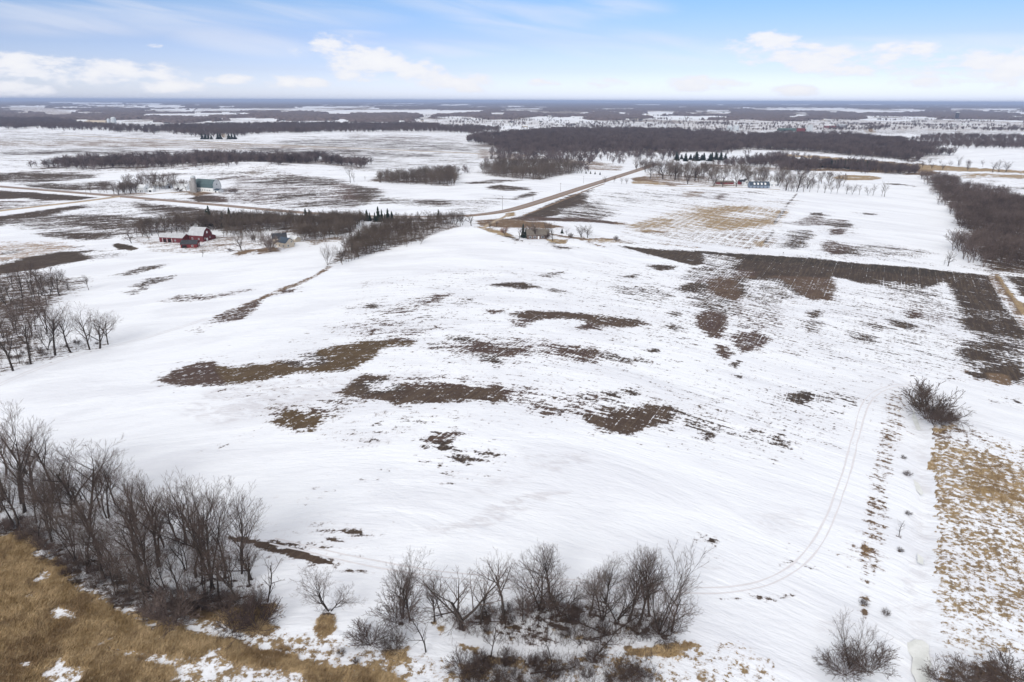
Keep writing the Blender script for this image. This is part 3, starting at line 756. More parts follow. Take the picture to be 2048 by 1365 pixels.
# ------------------------------------------------------------------ simple materials
def plain(name, col, var=0.25, scale=2.0, rough=0.85, bump=0.0, spec=0.2):
    m, n = new_mat(name)
    tcn = n.n('ShaderNodeTexCoord'); obj = tcn.outputs['Object']
    a = n.noise(obj, scale, 5, 0.65)
    c0 = tuple(c * (1 - var) for c in col); c1 = tuple(min(1, c * (1 + var)) for c in col)
    finish(n, n.mix(n.ramp(a, 0.3, 0.7), c0, c1), rough, a if bump else None, bump, 0.05, spec)
    return m
def bark(name, c0, c1, tint=(.13, .08, .07)):
    m, n = new_mat(name)
    oi = n.n('ShaderNodeObjectInfo')
    ge = n.n('ShaderNodeNewGeometry')
    a = n.noise(ge.outputs['Position'], 0.045, 5, 0.75)
    b = n.noise(ge.outputs['Position'], 1.7, 3, 0.6)
    c = n.mix(n.ramp(a, 0.32, 0.68), c0, c1)
    c = n.mix(n.m('MULTIPLY', oi.outputs['Random'], 0.45), c, tint)
    c = n.mix(1.0, c, n.mix(b, (.7, .7, .7), (1.3, 1.3, 1.3)), 'MULTIPLY')
    finish(n, c, 0.9, None, spec=0.1)
    return m
M_trunk = bark('grey_bark', (.036, .029, .025), (.080, .066, .057), (.05, .04, .034))
M_twig = bark('bare_twigs', (.078, .060, .052), (.165, .132, .115), (.14, .095, .075))
M_brush = bark('brush_twigs', (.075, .055, .050), (.12, .085, .075), (.10, .08, .06))
M_redtwig = bark('red_brown_twigs', (.076, .057, .051), (.185, .142, .128), (.15, .115, .09))
M_belt = bark('belt_twigs', (.095, .074, .060), (.175, .140, .114), (.12, .09, .07))
M_farwood = bark('far_wood_twigs', (.058, .046, .047), (.195, .152, .146), (.095, .073, .070))
M_needle = bark('spruce_needles', (.012, .022, .017), (.030, .045, .032), (.02, .03, .02))
M_gold = bark('golden_twigs', (.30, .19, .08), (.38, .25, .12), (.3, .2, .1))
M_rust = bark('rusty_leaves', (.22, .09, .05), (.30, .13, .07), (.22, .12, .07))

# ------------------------------------------------------------------ branch growth
def perp(d):
    a = Vector((0, 0, 1)) if abs(d.z) < 0.9 else Vector((1, 0, 0))
    u = d.cross(a).normalized()
    return u, d.cross(u).normalized()
def grow(seed, stems=1, kids=(5, 5, 4, 3), ratio=(.62, .6, .58, .5), angle=(35, 38, 42, 48), trunk=(.55, .07), up=.18, wander=.12,
         start=.25, lean=0.0, stem_angle=18, tip=.012, nseg=(4, 3, 3, 2, 1)):
    R = random.Random(seed)
    segs = []
    def br(p, d, L, r, lv):
        ns = nseg[min(lv, len(nseg) - 1)]
        pts = [p.copy()]; rad = [r]; dirs = [d.copy()]
        last = lv >= len(kids)
        for i in range(ns):
            d = (d + Vector((R.gauss(0, wander), R.gauss(0, wander), R.gauss(0, wander) + up * (.3 if lv == 0 else 1)))).normalized()
            p = p + d * (L / ns)
            pts.append(p.copy()); dirs.append(d.copy())
            rad.append(max(tip, r * (1 - (0.62 if lv == 0 else .7) * (i + 1) / ns)) if not last else tip * (1 - .8 * (i + 1) / ns))
            segs.append((pts[-2], pts[-1], rad[-2], rad[-1], lv))
        if last:
            return
        n = kids[lv]
        phase = R.uniform(0, 6.28)
        for k in range(n):
            f = start + (1 - start) * (k + R.uniform(.2, .8)) / n if lv == 0 else .18 + .82 * (k + R.uniform(.1, .9)) / n
            j = min(int(f * ns), ns - 1); ff = f * ns - j
            q = pts[j].lerp(pts[j + 1], ff); dd_ = dirs[j + 1]
            u, v = perp(dd_)
            phase += 2.4 + R.uniform(-.5, .5)
            an = math.radians(angle[lv] * R.uniform(.6, 1.3))
            nd = (dd_ * math.cos(an) + (u * math.cos(phase) + v * math.sin(phase)) * math.sin(an)).normalized()
            br(q, nd, L * ratio[lv] * R.uniform(.7, 1.2) * (1.15 - .45 * f), max(tip, rad[j] * (1 - ff) + rad[j + 1] * ff) * R.uniform(.5, .72), lv + 1)
    for s_ in range(stems):
        an = math.radians(stem_angle * R.uniform(.5, 1.3)) if stems > 1 else lean
        ph = s_ * 6.283 / stems + R.uniform(-.5, .5)
        d = Vector((math.sin(an) * math.cos(ph), math.sin(an) * math.sin(ph), math.cos(an)))
        br(Vector((R.uniform(-.02, .02), R.uniform(-.02, .02), -.02)), d, trunk[0] * R.uniform(.85, 1.1), trunk[1] * R.uniform(.7, 1) / (stems ** .4), 0)
    return segs
def seg_mesh(segs, sides=3):
    """tapered prisms for an array of segments"""
    p0 = np.array([tuple(s[0]) for s in segs]); p1 = np.array([tuple(s[1]) for s in segs])
    r0 = np.array([s[2] for s in segs])[:, None]; r1 = np.array([s[3] for s in segs])[:, None]
    d = p1 - p0; L = np.linalg.norm(d, axis=1, keepdims=True); d = d / np.maximum(L, 1e-9)
    a = np.where(np.abs(d[:, 2:3]) < .9, np.array([[0, 0, 1.]]), np.array([[1., 0, 0]]))
    u = np.cross(d, a); u /= np.linalg.norm(u, axis=1, keepdims=True); v = np.cross(d, u)
    V = []; n = len(segs)
    for (p, r) in ((p0, r0), (p1, r1)):
        for k in range(sides):
            an = 6.28318 * k / sides
            V.append(p + (u * math.cos(an) + v * math.sin(an)) * r)
    V = np.stack(V, 1).reshape(-1, 3)
    base = (np.arange(n) * sides * 2)[:, None]
    F = []
    for k in range(sides):
        k2 = (k + 1) % sides
        F.append(base + np.array([[k, k2, sides + k2, sides + k]]))
    return V, np.concatenate(F, 0)
def norm_segs(segs):
    zmax = max(s[1].z for s in segs)
    f = 1.0 / zmax
    return [(s[0] * f, s[1] * f, s[2] * f, s[3] * f, s[4]) for s in segs]
PROTO = {}
def proto(key, mt, mc, **kw):
    """unit-height tree: (trunk mesh, crown mesh)"""
    segs = norm_segs(grow(**kw))
    t = [s for s in segs if s[4] <= 1]; c = [s for s in segs if s[4] > 1]
    V, F = seg_mesh(t, 5); tm = mesh_arrays(key + '_trunk', V, F, None, mt)
    V, F = seg_mesh(c, 3); cm = mesh_arrays(key + '_crown', V, F, None, mc)
    PROTO.setdefault(key, []).append((tm, cm))
K5 = dict(kids=(8, 6, 5, 5), ratio=(.62, .58, .52, .5), angle=(38, 34, 38, 42))
for sd_ in range(6):       # tall woodland trees, ascending limbs
    proto('tall', M_trunk, M_twig, seed=11 + sd_, stems=(1, 2, 1, 3, 1, 2)[sd_], trunk=((.70, .82, .62, .80, .74, .70)[sd_], .0205), tip=.00085, up=(.10, .13, .16)[sd_ % 3], wander=(.07, .10, .13)[sd_ % 3], start=(.42, .34, .30, .45, .50, .36)[sd_], stem_angle=11, **K5)
for sd_ in range(4):       # broad field trees
    proto('broad', M_trunk, M_twig, seed=31 + sd_, stems=1 + sd_ % 3, kids=(8, 6, 5, 5), ratio=(.74, .60, .54, .5), angle=(46, 38, 42, 45), trunk=(.60, .024), tip=.0011, up=.10, wander=.11, start=.22, stem_angle=20)
for sd_ in range(3):       # many-stemmed, fan shaped
    proto('fan', M_trunk, M_twig, seed=51 + sd_, stems=6, kids=(7, 6, 5), ratio=(.5, .55, .5), angle=(30, 34, 40), trunk=(.85, .020), tip=.0016, up=.10, wander=.10, start=.25, stem_angle=36)
for sd_ in range(2):       # saplings
    proto('sapling', M_trunk, M_twig, seed=71 + sd_, stems=1, kids=(9, 4, 3), ratio=(.36, .5, .5), angle=(42, 38, 40), trunk=(.9, .018), tip=.0022, up=.08, wander=.10, start=.2, lean=.12)
for sd_ in range(3):       # bushes
    proto('bush', M_brush, M_brush, seed=81 + sd_, stems=18, kids=(6, 5, 3), ratio=(.5, .55, .5), angle=(34, 38, 42), trunk=(.75, .014), tip=.0046, up=.06, wander=.14, start=.2, stem_angle=48, nseg=(3, 2, 1, 1))
for sd_ in range(2):
    proto('redbush', M_redtwig, M_redtwig, seed=91 + sd_, stems=20, kids=(6, 5, 3), ratio=(.5, .55, .5), angle=(30, 36, 42), trunk=(.78, .013), tip=.0046, up=.10, wander=.12, start=.2, stem_angle=44, nseg=(3, 2, 1, 1))
for sd_ in range(4):       # mid-distance trees with coarser twigs
    proto('mid', M_trunk, M_twig, seed=101 + sd_, stems=1 + sd_ % 3, kids=(7, 5, 4), ratio=(.58, .56, .52), angle=(38, 38, 42), trunk=(.74, .022), tip=.0030, up=.12, wander=.10, start=.28, stem_angle=14, nseg=(3, 2, 2, 1))
for sd_ in range(3):
    proto('midbroad', M_trunk, M_twig, seed=121 + sd_, stems=1 + sd_ % 2, kids=(7, 6, 4), ratio=(.72, .58, .52), angle=(46, 42, 44), trunk=(.60, .028), tip=.0032, up=.09, wander=.11, start=.2, stem_angle=16, nseg=(3, 2, 2, 1))
proto('gold', M_gold, M_gold, seed=141, stems=5, kids=(6, 5, 3), ratio=(.5, .55, .5), angle=(34, 38, 42), trunk=(.8, .02), tip=.006, up=.05, stem_angle=30, nseg=(3, 2, 1, 1))
proto('rust', M_trunk, M_rust, seed=142, stems=3, kids=(7, 6, 5), ratio=(.6, .55, .5), angle=(40, 40, 45), trunk=(.65, .02), tip=.012, up=.06, stem_angle=22, nseg=(3, 2, 1, 1))
def spruce_proto(seed):
    R = random.Random(seed); segs = [(Vector((0, 0, -.02)), Vector((0, 0, 1)), .016, .002, 0)]
    V, F = seg_mesh(segs, 5); tm = mesh_arrays('spruce_trunk', V, F, None, M_trunk)
    vs = []; fs = []
    for i in range(26):
        z = .06 + .92 * (i / 26) ** .95
        r = (.25 * (1 - z) ** .85 + .015) * R.uniform(.65, 1.25)
        nb = R.randint(6, 10) if z < .75 else 5
        for k in range(nb):
            a = 6.283 * (k + R.random()) / nb; rr_ = r * R.uniform(.6, 1.25); wdt = .05 + .10 * (1 - z)
            b = len(vs)
            ca_, sa_ = math.cos(a), math.sin(a)
            zt = z - rr_ * .35 + R.uniform(-.01, .01)
            vs += [(0, 0, z + .03), (ca_ * rr_ * .6 - sa_ * wdt * .5, sa_ * rr_ * .6 + ca_ * wdt * .5, z - .02), (ca_ * rr_, sa_ * rr_, zt),
                   (ca_ * rr_ * .6 + sa_ * wdt * .5, sa_ * rr_ * .6 - ca_ * wdt * .5, z - .02), (ca_ * rr_ * .5, sa_ * rr_ * .5, z - .06)]
            fs += [(b, b + 1, b + 2), (b, b + 2, b + 3), (b + 4, b + 2, b + 1), (b + 4, b + 3, b + 2)]
    cm = mesh_arrays('spruce_crown', vs, None, fs, M_needle)
    PROTO.setdefault('spruce', []).append((tm, cm))
for sd_ in range(3): spruce_proto(sd_)

COUNT = {}
FEET = []
groundmesh = bpy.data.objects['ground'].data
def tree(kind, px, py, h, label, cat='tree', group=None, name='bare_tree', world=None, sx=1.0, rot=None, variant=None, tilt=0.0, tilt_az=0.0):
    if world is None: X, Y, Z = Wp(px, py)
    else: X, Y = world; Z = float(hgt(X, Y))
    tm, cm = PROTO[kind][variant if variant is not None else random.randrange(len(PROTO[kind]))]
    r = bpy.data.objects.new(name, None); C.objects.link(r)
    r.location = (X, Y, Z - .05); r.scale = (h * sx, h * sx, h)
    rz = random.uniform(0, 6.28) if rot is None else rot
    if kind in ('bush', 'redbush'):
        tilt, tilt_az = random.uniform(.05, .30), random.uniform(0, 6.28)
        r.scale = (h * sx * random.uniform(.75, 1.25), h * sx * random.uniform(.75, 1.25), h)
    r.rotation_euler = (tilt * math.cos(tilt_az), tilt * math.sin(tilt_az), rz)
    r['label'] = label; r['category'] = cat
    if group: r['group'] = group
    bushy = kind in ('bush', 'redbush')
    for nm, me_ in ((('stems' if bushy else 'trunk'), tm), (('twigs' if bushy else 'crown'), cm)):
        o = bpy.data.objects.new(nm, me_); C.objects.link(o); o.parent = r
    if Y < 330: FEET.append((X, Y, random.uniform(.25, .75)))
    COUNT[cat] = COUNT.get(cat, 0) + 1
    return r
def tree_top(kind, px, py, top, label, **kw):
    return tree(kind, px, py, max(1.0, height_for(px, py, top)), label, **kw)
def scatter(polypx, n, mind, seed=0, clear=()):
    """points in the traced area, at least mind metres apart"""
    poly = wpoly(polypx)
    R = random.Random(seed)
    x0, x1 = min(p[0] for p in poly), max(p[0] for p in poly); y0, y1 = min(p[1] for p in poly), max(p[1] for p in poly)
    out = []; tries = 0; cell = {}
    while len(out) < n and tries < n * 60:
        tries += 1
        X, Y = R.uniform(x0, x1), R.uniform(y0, y1)
        if not inside(np.array([X]), np.array([Y]), poly)[0]: continue
        k = (int(X // mind), int(Y // mind)); ok = True
        for i in (-1, 0, 1):
            for j in (-1, 0, 1):
                for q in cell.get((k[0] + i, k[1] + j), ()):
                    if (q[0] - X) ** 2 + (q[1] - Y) ** 2 < mind * mind: ok = False
        if ok and all((q[0] - X) ** 2 + (q[1] - Y) ** 2 > q[2] ** 2 for q in clear):
            cell.setdefault(k, []).append((X, Y)); out.append((X, Y))
    return out
def px_of(X, Y, Z):
    d = np.array([X, Y, Z - CAM_H])
    yc = d[1] * math.cos(PITCH) - d[2] * math.sin(PITCH); v = d[1] * math.sin(PITCH) + d[2] * math.cos(PITCH)
    u, v = d[0] / yc, v / yc
    c, s = math.cos(ROLL), math.sin(ROLL)
    u, v = u * c - v * s, u * s + v * c
    return 1024 + u * FOC, 682.5 - v * FOC

# ------------------------------------------------------------------ foreground trees
def where(X, Y, h, tl, ta, xs, yfront, hs=(11.5, 14.5)):
    px, py = px_of(X, Y, float(hgt(X, Y)))
    hw = 'short' if h < hs[0] else 'mid-height' if h < hs[1] else 'tall'
    lx = 'upright' if tl < .06 else ('leaning right' if math.sin(ta) * tl > 0.03 else 'leaning left' if math.sin(ta) * tl < -.03 else 'slightly tilted')
    th = xs[0][1]
    for lim, word in xs:
        if px >= lim: th = word
    return hw, lx, th, ('front' if py > yfront(px) else 'back')
FT = [
 ('tall', 48, 1026, 816, 'tall bare tree with a wide double crown at the left end of the marsh wood'),
 ('tall', 10, 1000, 835, 'bare tree cut by the left edge, behind the reddish brush of the marsh wood'),
 ('tall', 107, 978, 850, 'slim bare tree standing on snow behind the first crown of the marsh wood'),
 ('tall', 141, 994, 905, 'dark bare tree just left of the broad dome crown in the marsh wood'),
 ('broad', 178, 1040, 884, 'bare tree with a broad dark dome crown above the snowy clearing of the marsh wood'),
 ('tall', 232, 1010, 905, 'bare tree leaning right beside the broad dome crown of the marsh wood'),
 ('tall', 279, 1130, 950, 'bare tree with rising limbs in the middle of the marsh wood'),
 ('tall', 317, 1132, 938, 'tallest bare tree in the middle of the marsh wood with a rounded crown'),
 ('tall', 296, 1172, 985, 'many-limbed bare tree rising from the dark brush in the middle marsh wood'),
 ('tall', 369, 1089, 952, 'bare tree on snow in the gap right of the tallest marsh wood tree'),
 ('tall', 403, 1127, 952, 'bare tree with thick straight trunk on snow in the right half of the marsh wood'),
 ('tall', 424, 1180, 960, 'tall forked bare tree at the marsh edge in the right half of the wood'),
 ('tall', 484, 1148, 990, 'bare tree with a dense upright crown beside the dark dirt bank'),
 ('tall', 502, 1158, 1030, 'bare tree leaning right over the dirt bank at the end of the marsh wood'),
 ('sapling', 536, 1203, 1100, 'thin bare sapling last in the marsh wood, out over the snow'),
 ('broad', 660, 1222, 1126, 'lone spreading bare tree above the round patch of brown grass'),
 ('tall', 806, 1236, 1112, 'bare forked tree above the brown bush left of the middle tree row'),
 ('sapling', 884, 1235, 1155, 'small crooked bare tree with a dark root hole in snow'),
 ('broad', 925, 1255, 1108, 'wide bare tree with V-shaped limbs at the left of the middle tree row'),
 ('tall', 1009, 1236, 1100, 'bare three-stemmed tree second in the middle tree row'),
 ('tall', 1102, 1200, 1074, 'tallest bare tree of the middle row with a high round crown'),
 ('broad', 1080, 1218, 1120, 'low crooked bare tree with a broken stem beside the tallest middle tree'),
 ('sapling', 1146, 1235, 1178, 'small bushy bare tree right of the tallest middle tree'),
 ('broad', 1203, 1240, 1128, 'bare tree leaning left with long limbs in the middle tree row'),
 ('tall', 1210, 1204, 1104, 'thin-stemmed bare tree clump standing behind the left-leaning tree'),
 ('tall', 1256, 1243, 1096, 'straight tall bare tree between the two leaning trees of the middle row'),
 ('tall', 1299, 1232, 1079, 'tall bare tree with arched crown near the right end of the middle row'),
 ('fan', 1318, 1268, 1108, 'widest bare tree fanning out at the right end of the middle row'),
 ('sapling', 1186, 1316, 1222, 'bare tree leaning right at the snowy lower edge of the middle row'),
 ('sapling', 853, 1306, 1222, 'slender bare sapling alone on snow below the crooked small tree'),
 ('sapling', 980, 1314, 1240, 'thin bare tree rising from the bottom brush thicket'),
 ('sapling', 1104, 1338, 1280, 'forked bare sapling in the fallen branches at the bottom edge'),
 ('sapling', 975, 1238, 1190, 'short bare sapling beside a fallen log in the middle row'),
 ('fan', 1700, 1335, 1235, 'large many-stemmed bare tree by the ditch at the bottom right'),
]
for i, (k, x, y, t, lab) in enumerate(FT):
    tl = {5: .16, 13: .22, 23: -.2, 28: .3, 14: .1}.get(i, random.uniform(-.04, .04))
    tree_top(k, x, y, t, lab, sx=random.uniform(.95, 1.15) * (1.15 if k == 'broad' else 1.0) * (.85 if k == 'fan' and i > 30 else 1), tilt=abs(tl), tilt_az=math.pi / 2 if tl > 0 else -math.pi / 2,
             group='bare trees at the near edge of the field')
MR = [('tall', 868, 1246, 1150), ('tall', 960, 1250, 1150), ('tall', 1045, 1240, 1145), ('broad', 1120, 1228, 1130), ('tall', 1180, 1230, 1150),
      ('broad', 1232, 1240, 1130), ('tall', 1278, 1250, 1125), ('broad', 1345, 1264, 1150), ('tall', 822, 1242, 1140), ('fan', 1160, 1290, 1235)]
for k, x, y, t in MR:
    q = 'left end' if x < 900 else 'left half' if x < 1050 else 'middle' if x < 1190 else 'right half' if x < 1285 else 'right end'
    hh = height_for(x, y, t)
    tree_top(k, x, y, t, '%s %s bare tree filling the gap at the %s of the middle row' % ('low' if hh < 7 else 'medium' if hh < 10 else 'tall', {'tall': 'slender', 'broad': 'spreading', 'fan': 'many-stemmed'}[k], q), group='gap-filling trees of the middle row', sx=random.uniform(.9, 1.2), tilt=random.uniform(0, .15), tilt_az=random.uniform(0, 6.28))
marsh_wood = [(-60, 930), (60, 960), (130, 985), (220, 1010), (300, 1050), (400, 1085), (490, 1130), (530, 1180), (520, 1210), (430, 1225), (330, 1235), (240, 1200), (130, 1130), (60, 1080), (-80, 1050)]
anch = [(*Wp(t_[1], t_[2])[:2], 2.4) for t_ in FT]
for X, Y in scatter(marsh_wood, 74, 2.9, 3, anch):
    h_, tl, ta = random.uniform(10.5, 16.5), random.uniform(0, .16), random.uniform(0, 6.28)
    a_, b_, c_, d_ = where(X, Y, h_, tl, ta, [(-999, 'at the left picture edge'), (90, 'below the first crowns'), (190, 'near the broad dome crown'), (290, 'round the tallest trunk'), (400, 'near the dirt bank end')], lambda x: 1075 + .3 * x)
    tree('tall', 0, 0, h_, '%s bare tree %s, %s of marsh wood, %s' % (a_, b_, d_, c_), group='crowded trees inside the marsh wood', world=(X, Y), sx=random.uniform(.9, 1.35), tilt=tl, tilt_az=ta)
# bushes of the marsh wood
mw_bush = [(-20, 1060), (40, 1040), (110, 1090), (200, 1130), (300, 1180), (400, 1190), (520, 1200), (530, 1222), (420, 1228), (330, 1250), (240, 1215), (150, 1165), (60, 1085)]
for X, Y in scatter(mw_bush, 72, 2.0, 5):
    h_ = random.uniform(1.8, 3.8); kd = random.choice(['bush', 'redbush', 'redbush'])
    a_, b_, c_, d_ = where(X, Y, h_, 0, 0, [(-999, 'at the left picture edge'), (90, 'below the first crowns'), (190, 'near the broad dome crown'), (290, 'round the tallest trunk'), (400, 'near the dirt bank end')], lambda x: 1080 + .33 * x, (2.4, 3.1))
    tree(kd, 0, 0, h_, '%s %s bush, %s fringe of marsh wood, %s' % (a_, 'grey-brown' if kd == 'bush' else 'reddish-brown', d_, c_), cat='bush', name='bush', group='bushes along the marsh wood edge', world=(X, Y), sx=random.uniform(.8, 1.15))
BU = [(340, 1250, 1180, 'redbush', 'large dark bush jutting into the marsh grass at the wood corner', 1.2),
 (470, 1262, 1215, 'bush', 'brown bush left of the leaning shrub on the marsh edge', 1.0), (515, 1258, 1200, 'bush', 'leaning open shrub on brown grass right of the wood', 1.1),
 (802, 1248, 1185, 'redbush', 'dense brown bush at the foot of the forked tree', .9), (740, 1290, 1245, 'bush', 'wide grey bush on snow left of the forked tree', 1.25),
 (790, 1302, 1255, 'bush', 'grey bush on the brown grass below the forked tree', 1.0), (1052, 1232, 1195, 'redbush', 'reddish bush left of the tallest middle tree', 1.0),
 (1105, 1216, 1182, 'bush', 'dark bush wrapped round the foot of the tallest middle tree', 1.6), (927, 1262, 1215, 'bush', 'thick bush round the base of the V-limbed tree', .7),
 (1275, 1270, 1240, 'bush', 'bush beside the foot of the widest bare tree', 1.0), (1330, 1275, 1235, 'bush', 'bushy undergrowth right of the widest bare tree', 1.3),
 (1148, 1250, 1205, 'bush', 'grey bush in the gap of the middle row', .8), (1010, 1240, 1220, 'redbush', 'low bush under the three-stemmed tree', .9),
 (925, 1345, 1300, 'bush', 'grey bush left of the bottom thicket', .9), (1740, 1345, 1290, 'bush', 'dark bush right under the large ditch tree', 1.2), (1690, 1350, 1300, 'bush', 'dark bush left under the large ditch tree', 1.0),
 (1852, 838, 752, 'bush', 'tall rounded grey-brown bush by the concrete culvert', .75), (1845, 800, 765, 'bush', 'pale twiggy bush on the culvert bank', .8), (1884, 852, 812, 'redbush', 'dark domed bush right of the tall culvert bush', 1.2),
 (1868, 850, 800, 'redbush', 'brown bush between the tall and the domed culvert bushes', .9),
 (1806, 917, 909, 'bush', 'small tuft-like shrub on the ditch bank below the culvert', 1.0), (1815, 951, 941, 'bush', 'small round shrub on the ditch bank with straw around it', 1.3),
 (1817, 1030, 1021, 'bush', 'tiny bare shrub on the ditch slope above the forked shrub', 1.1), (1797, 1073, 1044, 'sapling', 'forked bare shrub alone on the ditch slope', 1.5), (1800, 1103, 1094, 'bush', 'tiny bare shrub leaning on the ditch slope', 1.0),
 (1770, 1232, 1215, 'bush', 'short upright tuft shrub above the large ditch tree', .6), (1725, 1210, 1195, 'bush', 'small shrub at the end of the straw strip', .7),
 (1884, 1368, 1330, 'bush', 'straw-brown bush left in the bottom right corner row', 1.1), (1930, 1362, 1325, 'redbush', 'dark bush in the middle of the bottom right corner row', 1.2),
 (1972, 1372, 1335, 'bush', 'brown bush before the last of the bottom right corner row', 1.1), (2016, 1372, 1310, 'bush', 'tall grey bush at the bottom right corner', 1.0),
 (682, 1308, 1297, 'redbush', 'small dark round bush on snow beside the marsh tongue', 1.1), (711, 1325, 1315, 'redbush', 'smallest dark bush on snow near the marsh tongue', 1.0)]
for x, y, t, k, lab, sx in BU:
    tree_top(k, x, y, t, lab, cat='bush', name='bush', sx=sx, group='bushes near the ditch and tree row')
for X, Y in scatter([(940, 1325), (1040, 1318), (1180, 1318), (1290, 1320), (1310, 1362), (1250, 1390), (1000, 1390), (930, 1370)], 26, 1.7, 8):
    h_ = random.uniform(1.8, 3.6); a_, b_, c_, d_ = where(X, Y, h_, 0, 0, [(-999, 'left end'), (990, 'left half'), (1060, 'centre'), (1140, 'right half'), (1220, 'right end')], lambda x: 1342, (2.2, 2.9))
    tree('bush', 0, 0, h_, '%s grey twiggy bush, %s %s of the bottom edge thicket' % (a_, d_, c_), cat='bush', name='bush', group='bushes of the bottom thicket', world=(X, Y), sx=random.uniform(.8, 1.2))
for X, Y in scatter([(940, 1235), (1060, 1218), (1180, 1225), (1300, 1245), (1290, 1272), (1180, 1285), (1050, 1280), (960, 1270)], 26, 2.2, 9):
    h_ = random.uniform(1.6, 4.2); a_, b_, c_, d_ = where(X, Y, h_, 0, 0, [(-999, 'left end'), (1000, 'left half'), (1080, 'middle'), (1160, 'right half'), (1240, 'right end')], lambda x: 1252, (2.4, 3.4))
    tree(random.choice(['bush', 'sapling', 'sapling']), 0, 0, h_, '%s thin bare shrub at the trunks foot, %s %s of middle row' % (a_, d_, c_), cat='bush', name='bush', group='shrubs among the middle tree row', world=(X, Y), sx=random.uniform(.6, .9))

# left mid wood
LW = [('tall', 28, 742, 606, 'bare tree with thick dark foot at the front of the left wood'), ('tall', 62, 728, 610, 'bare tree second along the front of the left wood'),
      ('tall', 110, 712, 600, 'slender bare tree in the front line of the left wood'), ('tall', 140, 705, 612, 'bare tree with arching limbs mid front of the left wood'),
      ('broad', 178, 700, 602, 'bare tree with a raised round crown in the left wood tip'), ('broad', 200, 697, 618, 'open bare tree just before the last one of the left wood'),
      ('broad', 216, 690, 614, 'last bare tree at the right tip of the left wood'), ('tall', 95, 668, 585, 'bare tree behind the front line of the left wood'),
      ('tall', 178, 580, 548, 'small bare tree at the far corner of the left wood'), ('tall', 118, 592, 532, 'dark bare tree on the snowy far edge of the left wood')]
for k, x, y, t, lab in LW:
    tree_top(k, x, y, t, lab, group='bare trees fronting the left wood', sx=1.0)
anch = [(*Wp(t_[1], t_[2])[:2], 4.0) for t_ in LW]
for X, Y in scatter([(-70, 610), (0, 568), (60, 562), (150, 572), (120, 600), (80, 625), (70, 660), (100, 672), (200, 688), (140, 702), (60, 724), (-70, 775)], 62, 5.2, 13, anch):
    h_, tl, ta = random.uniform(9, 15), random.uniform(0, .12), random.uniform(0, 6.28)
    a_, b_, c_, d_ = where(X, Y, h_, tl, ta, [(-999, 'beyond the picture edge'), (0, 'by the left picture edge'), (45, 'in its middle'), (100, 'towards its right tip')], lambda x: 655, (10.5, 13))
    tree(random.choice(['mid', 'mid', 'tall']), 0, 0, h_, '%s bare tree %s, %s part of left wood, %s' % (a_, b_, d_, c_), group='packed trees of the left wood', world=(X, Y), sx=random.uniform(.85, 1.2), tilt=tl, tilt_az=ta)
for X, Y in scatter([(-70, 735), (0, 718), (80, 690), (190, 685), (220, 690), (140, 708), (60, 728), (-70, 775)], 18, 3.0, 14):
    tree('redbush', 0, 0, random.uniform(1.3, 2.6), 'low brown bush along the foot of the left wood', cat='bush', name='bush', group='bushes along the left wood', world=(X, Y))

# ------------------------------------------------------------------ merged woods (masses nobody could count)
def lod_proto(seed, **kw):
    segs = norm_segs(grow(seed=seed, **kw))
    return seg_mesh(segs, 3)
LOD1 = [lod_proto(201 + i, stems=1 + i % 2, kids=(8, 5, 3), ratio=(.60, .55, .5), angle=(40, 40, 44), trunk=(.70, .020), tip=.0048, up=.12, start=.25, nseg=(2, 1, 1, 1), stem_angle=14) for i in range(4)]
LOD2 = [lod_proto(221 + i, stems=1 + i % 2, kids=(9, 7), ratio=(.62, .62), angle=(44, 48), trunk=(.66, .020), tip=.016, up=.08, start=.12, nseg=(2, 1, 1), stem_angle=14) for i in range(4)]
def merged(name, pts, protos, hr, mat, kind='stuff', **tags):
    vs = []; fs = []; b = 0
    R = np.random.default_rng(len(pts) + 5)
    for (X, Y) in pts:
        V, F = protos[R.integers(len(protos))]
        a = R.uniform(0, 6.28); h = (hr[0] + (hr[1] - hr[0]) * (.25 * R.random() + 1.0 * float(vnoise(np.float64(X / 38), np.float64(Y / 38), 8)) - .1)) * (.55 if R.random() < .12 else 1); sx = h * R.uniform(.85, 1.25)
        c, s = math.cos(a), math.sin(a)
        Q = np.stack([(V[:, 0] * c - V[:, 1] * s) * sx + X, (V[:, 0] * s + V[:, 1] * c) * sx + Y, V[:, 2] * h + float(hgt(X, Y))], 1)
        vs.append(Q); fs.append(F + b); b += len(V)
    me_ = mesh_arrays(name, np.concatenate(vs), np.concatenate(fs), None, mat)
    return put(name, me_, kind=kind, **tags)
def wood(polypx, spacing, hr, label, lod=LOD2, mat=None, cap=5000, seed=0, name='bare_wood', gaps=.30):
    poly = wpoly(polypx)
    A = abs(sum(poly[i][0] * poly[(i + 1) % len(poly)][1] - poly[(i + 1) % len(poly)][0] * poly[i][1] for i in range(len(poly)))) / 2
    sp = max(spacing, math.sqrt(A / cap))
    x0, x1 = min(p[0] for p in poly), max(p[0] for p in poly); y0, y1 = min(p[1] for p in poly), max(p[1] for p in poly)
    gx, gy = np.meshgrid(np.arange(x0, x1, sp), np.arange(y0, y1, sp))
    R = np.random.default_rng(seed + 17)
    gx = gx.ravel() + R.uniform(-.5, .5, gx.size) * sp; gy = gy.ravel() + R.uniform(-.5, .5, gy.size) * sp
    am = sp * 2.6
    k = inside(gx + am * (vnoise(gx / (sp * 5), gy / (sp * 5), 3) - .5) * 2, gy + am * (vnoise(gx / (sp * 5), gy / (sp * 5), 4) - .5) * 2, poly)
    k &= fbm(gx / (sp * 4), gy / (sp * 4), 12, 3) > gaps
    pts = list(zip(gx[k], gy[k]))
    if not pts: return
    WOODS.append((name, len(pts), round(A)))
    return merged(name, pts, lod, hr, mat or M_farwood, label=label)
WOODS = []
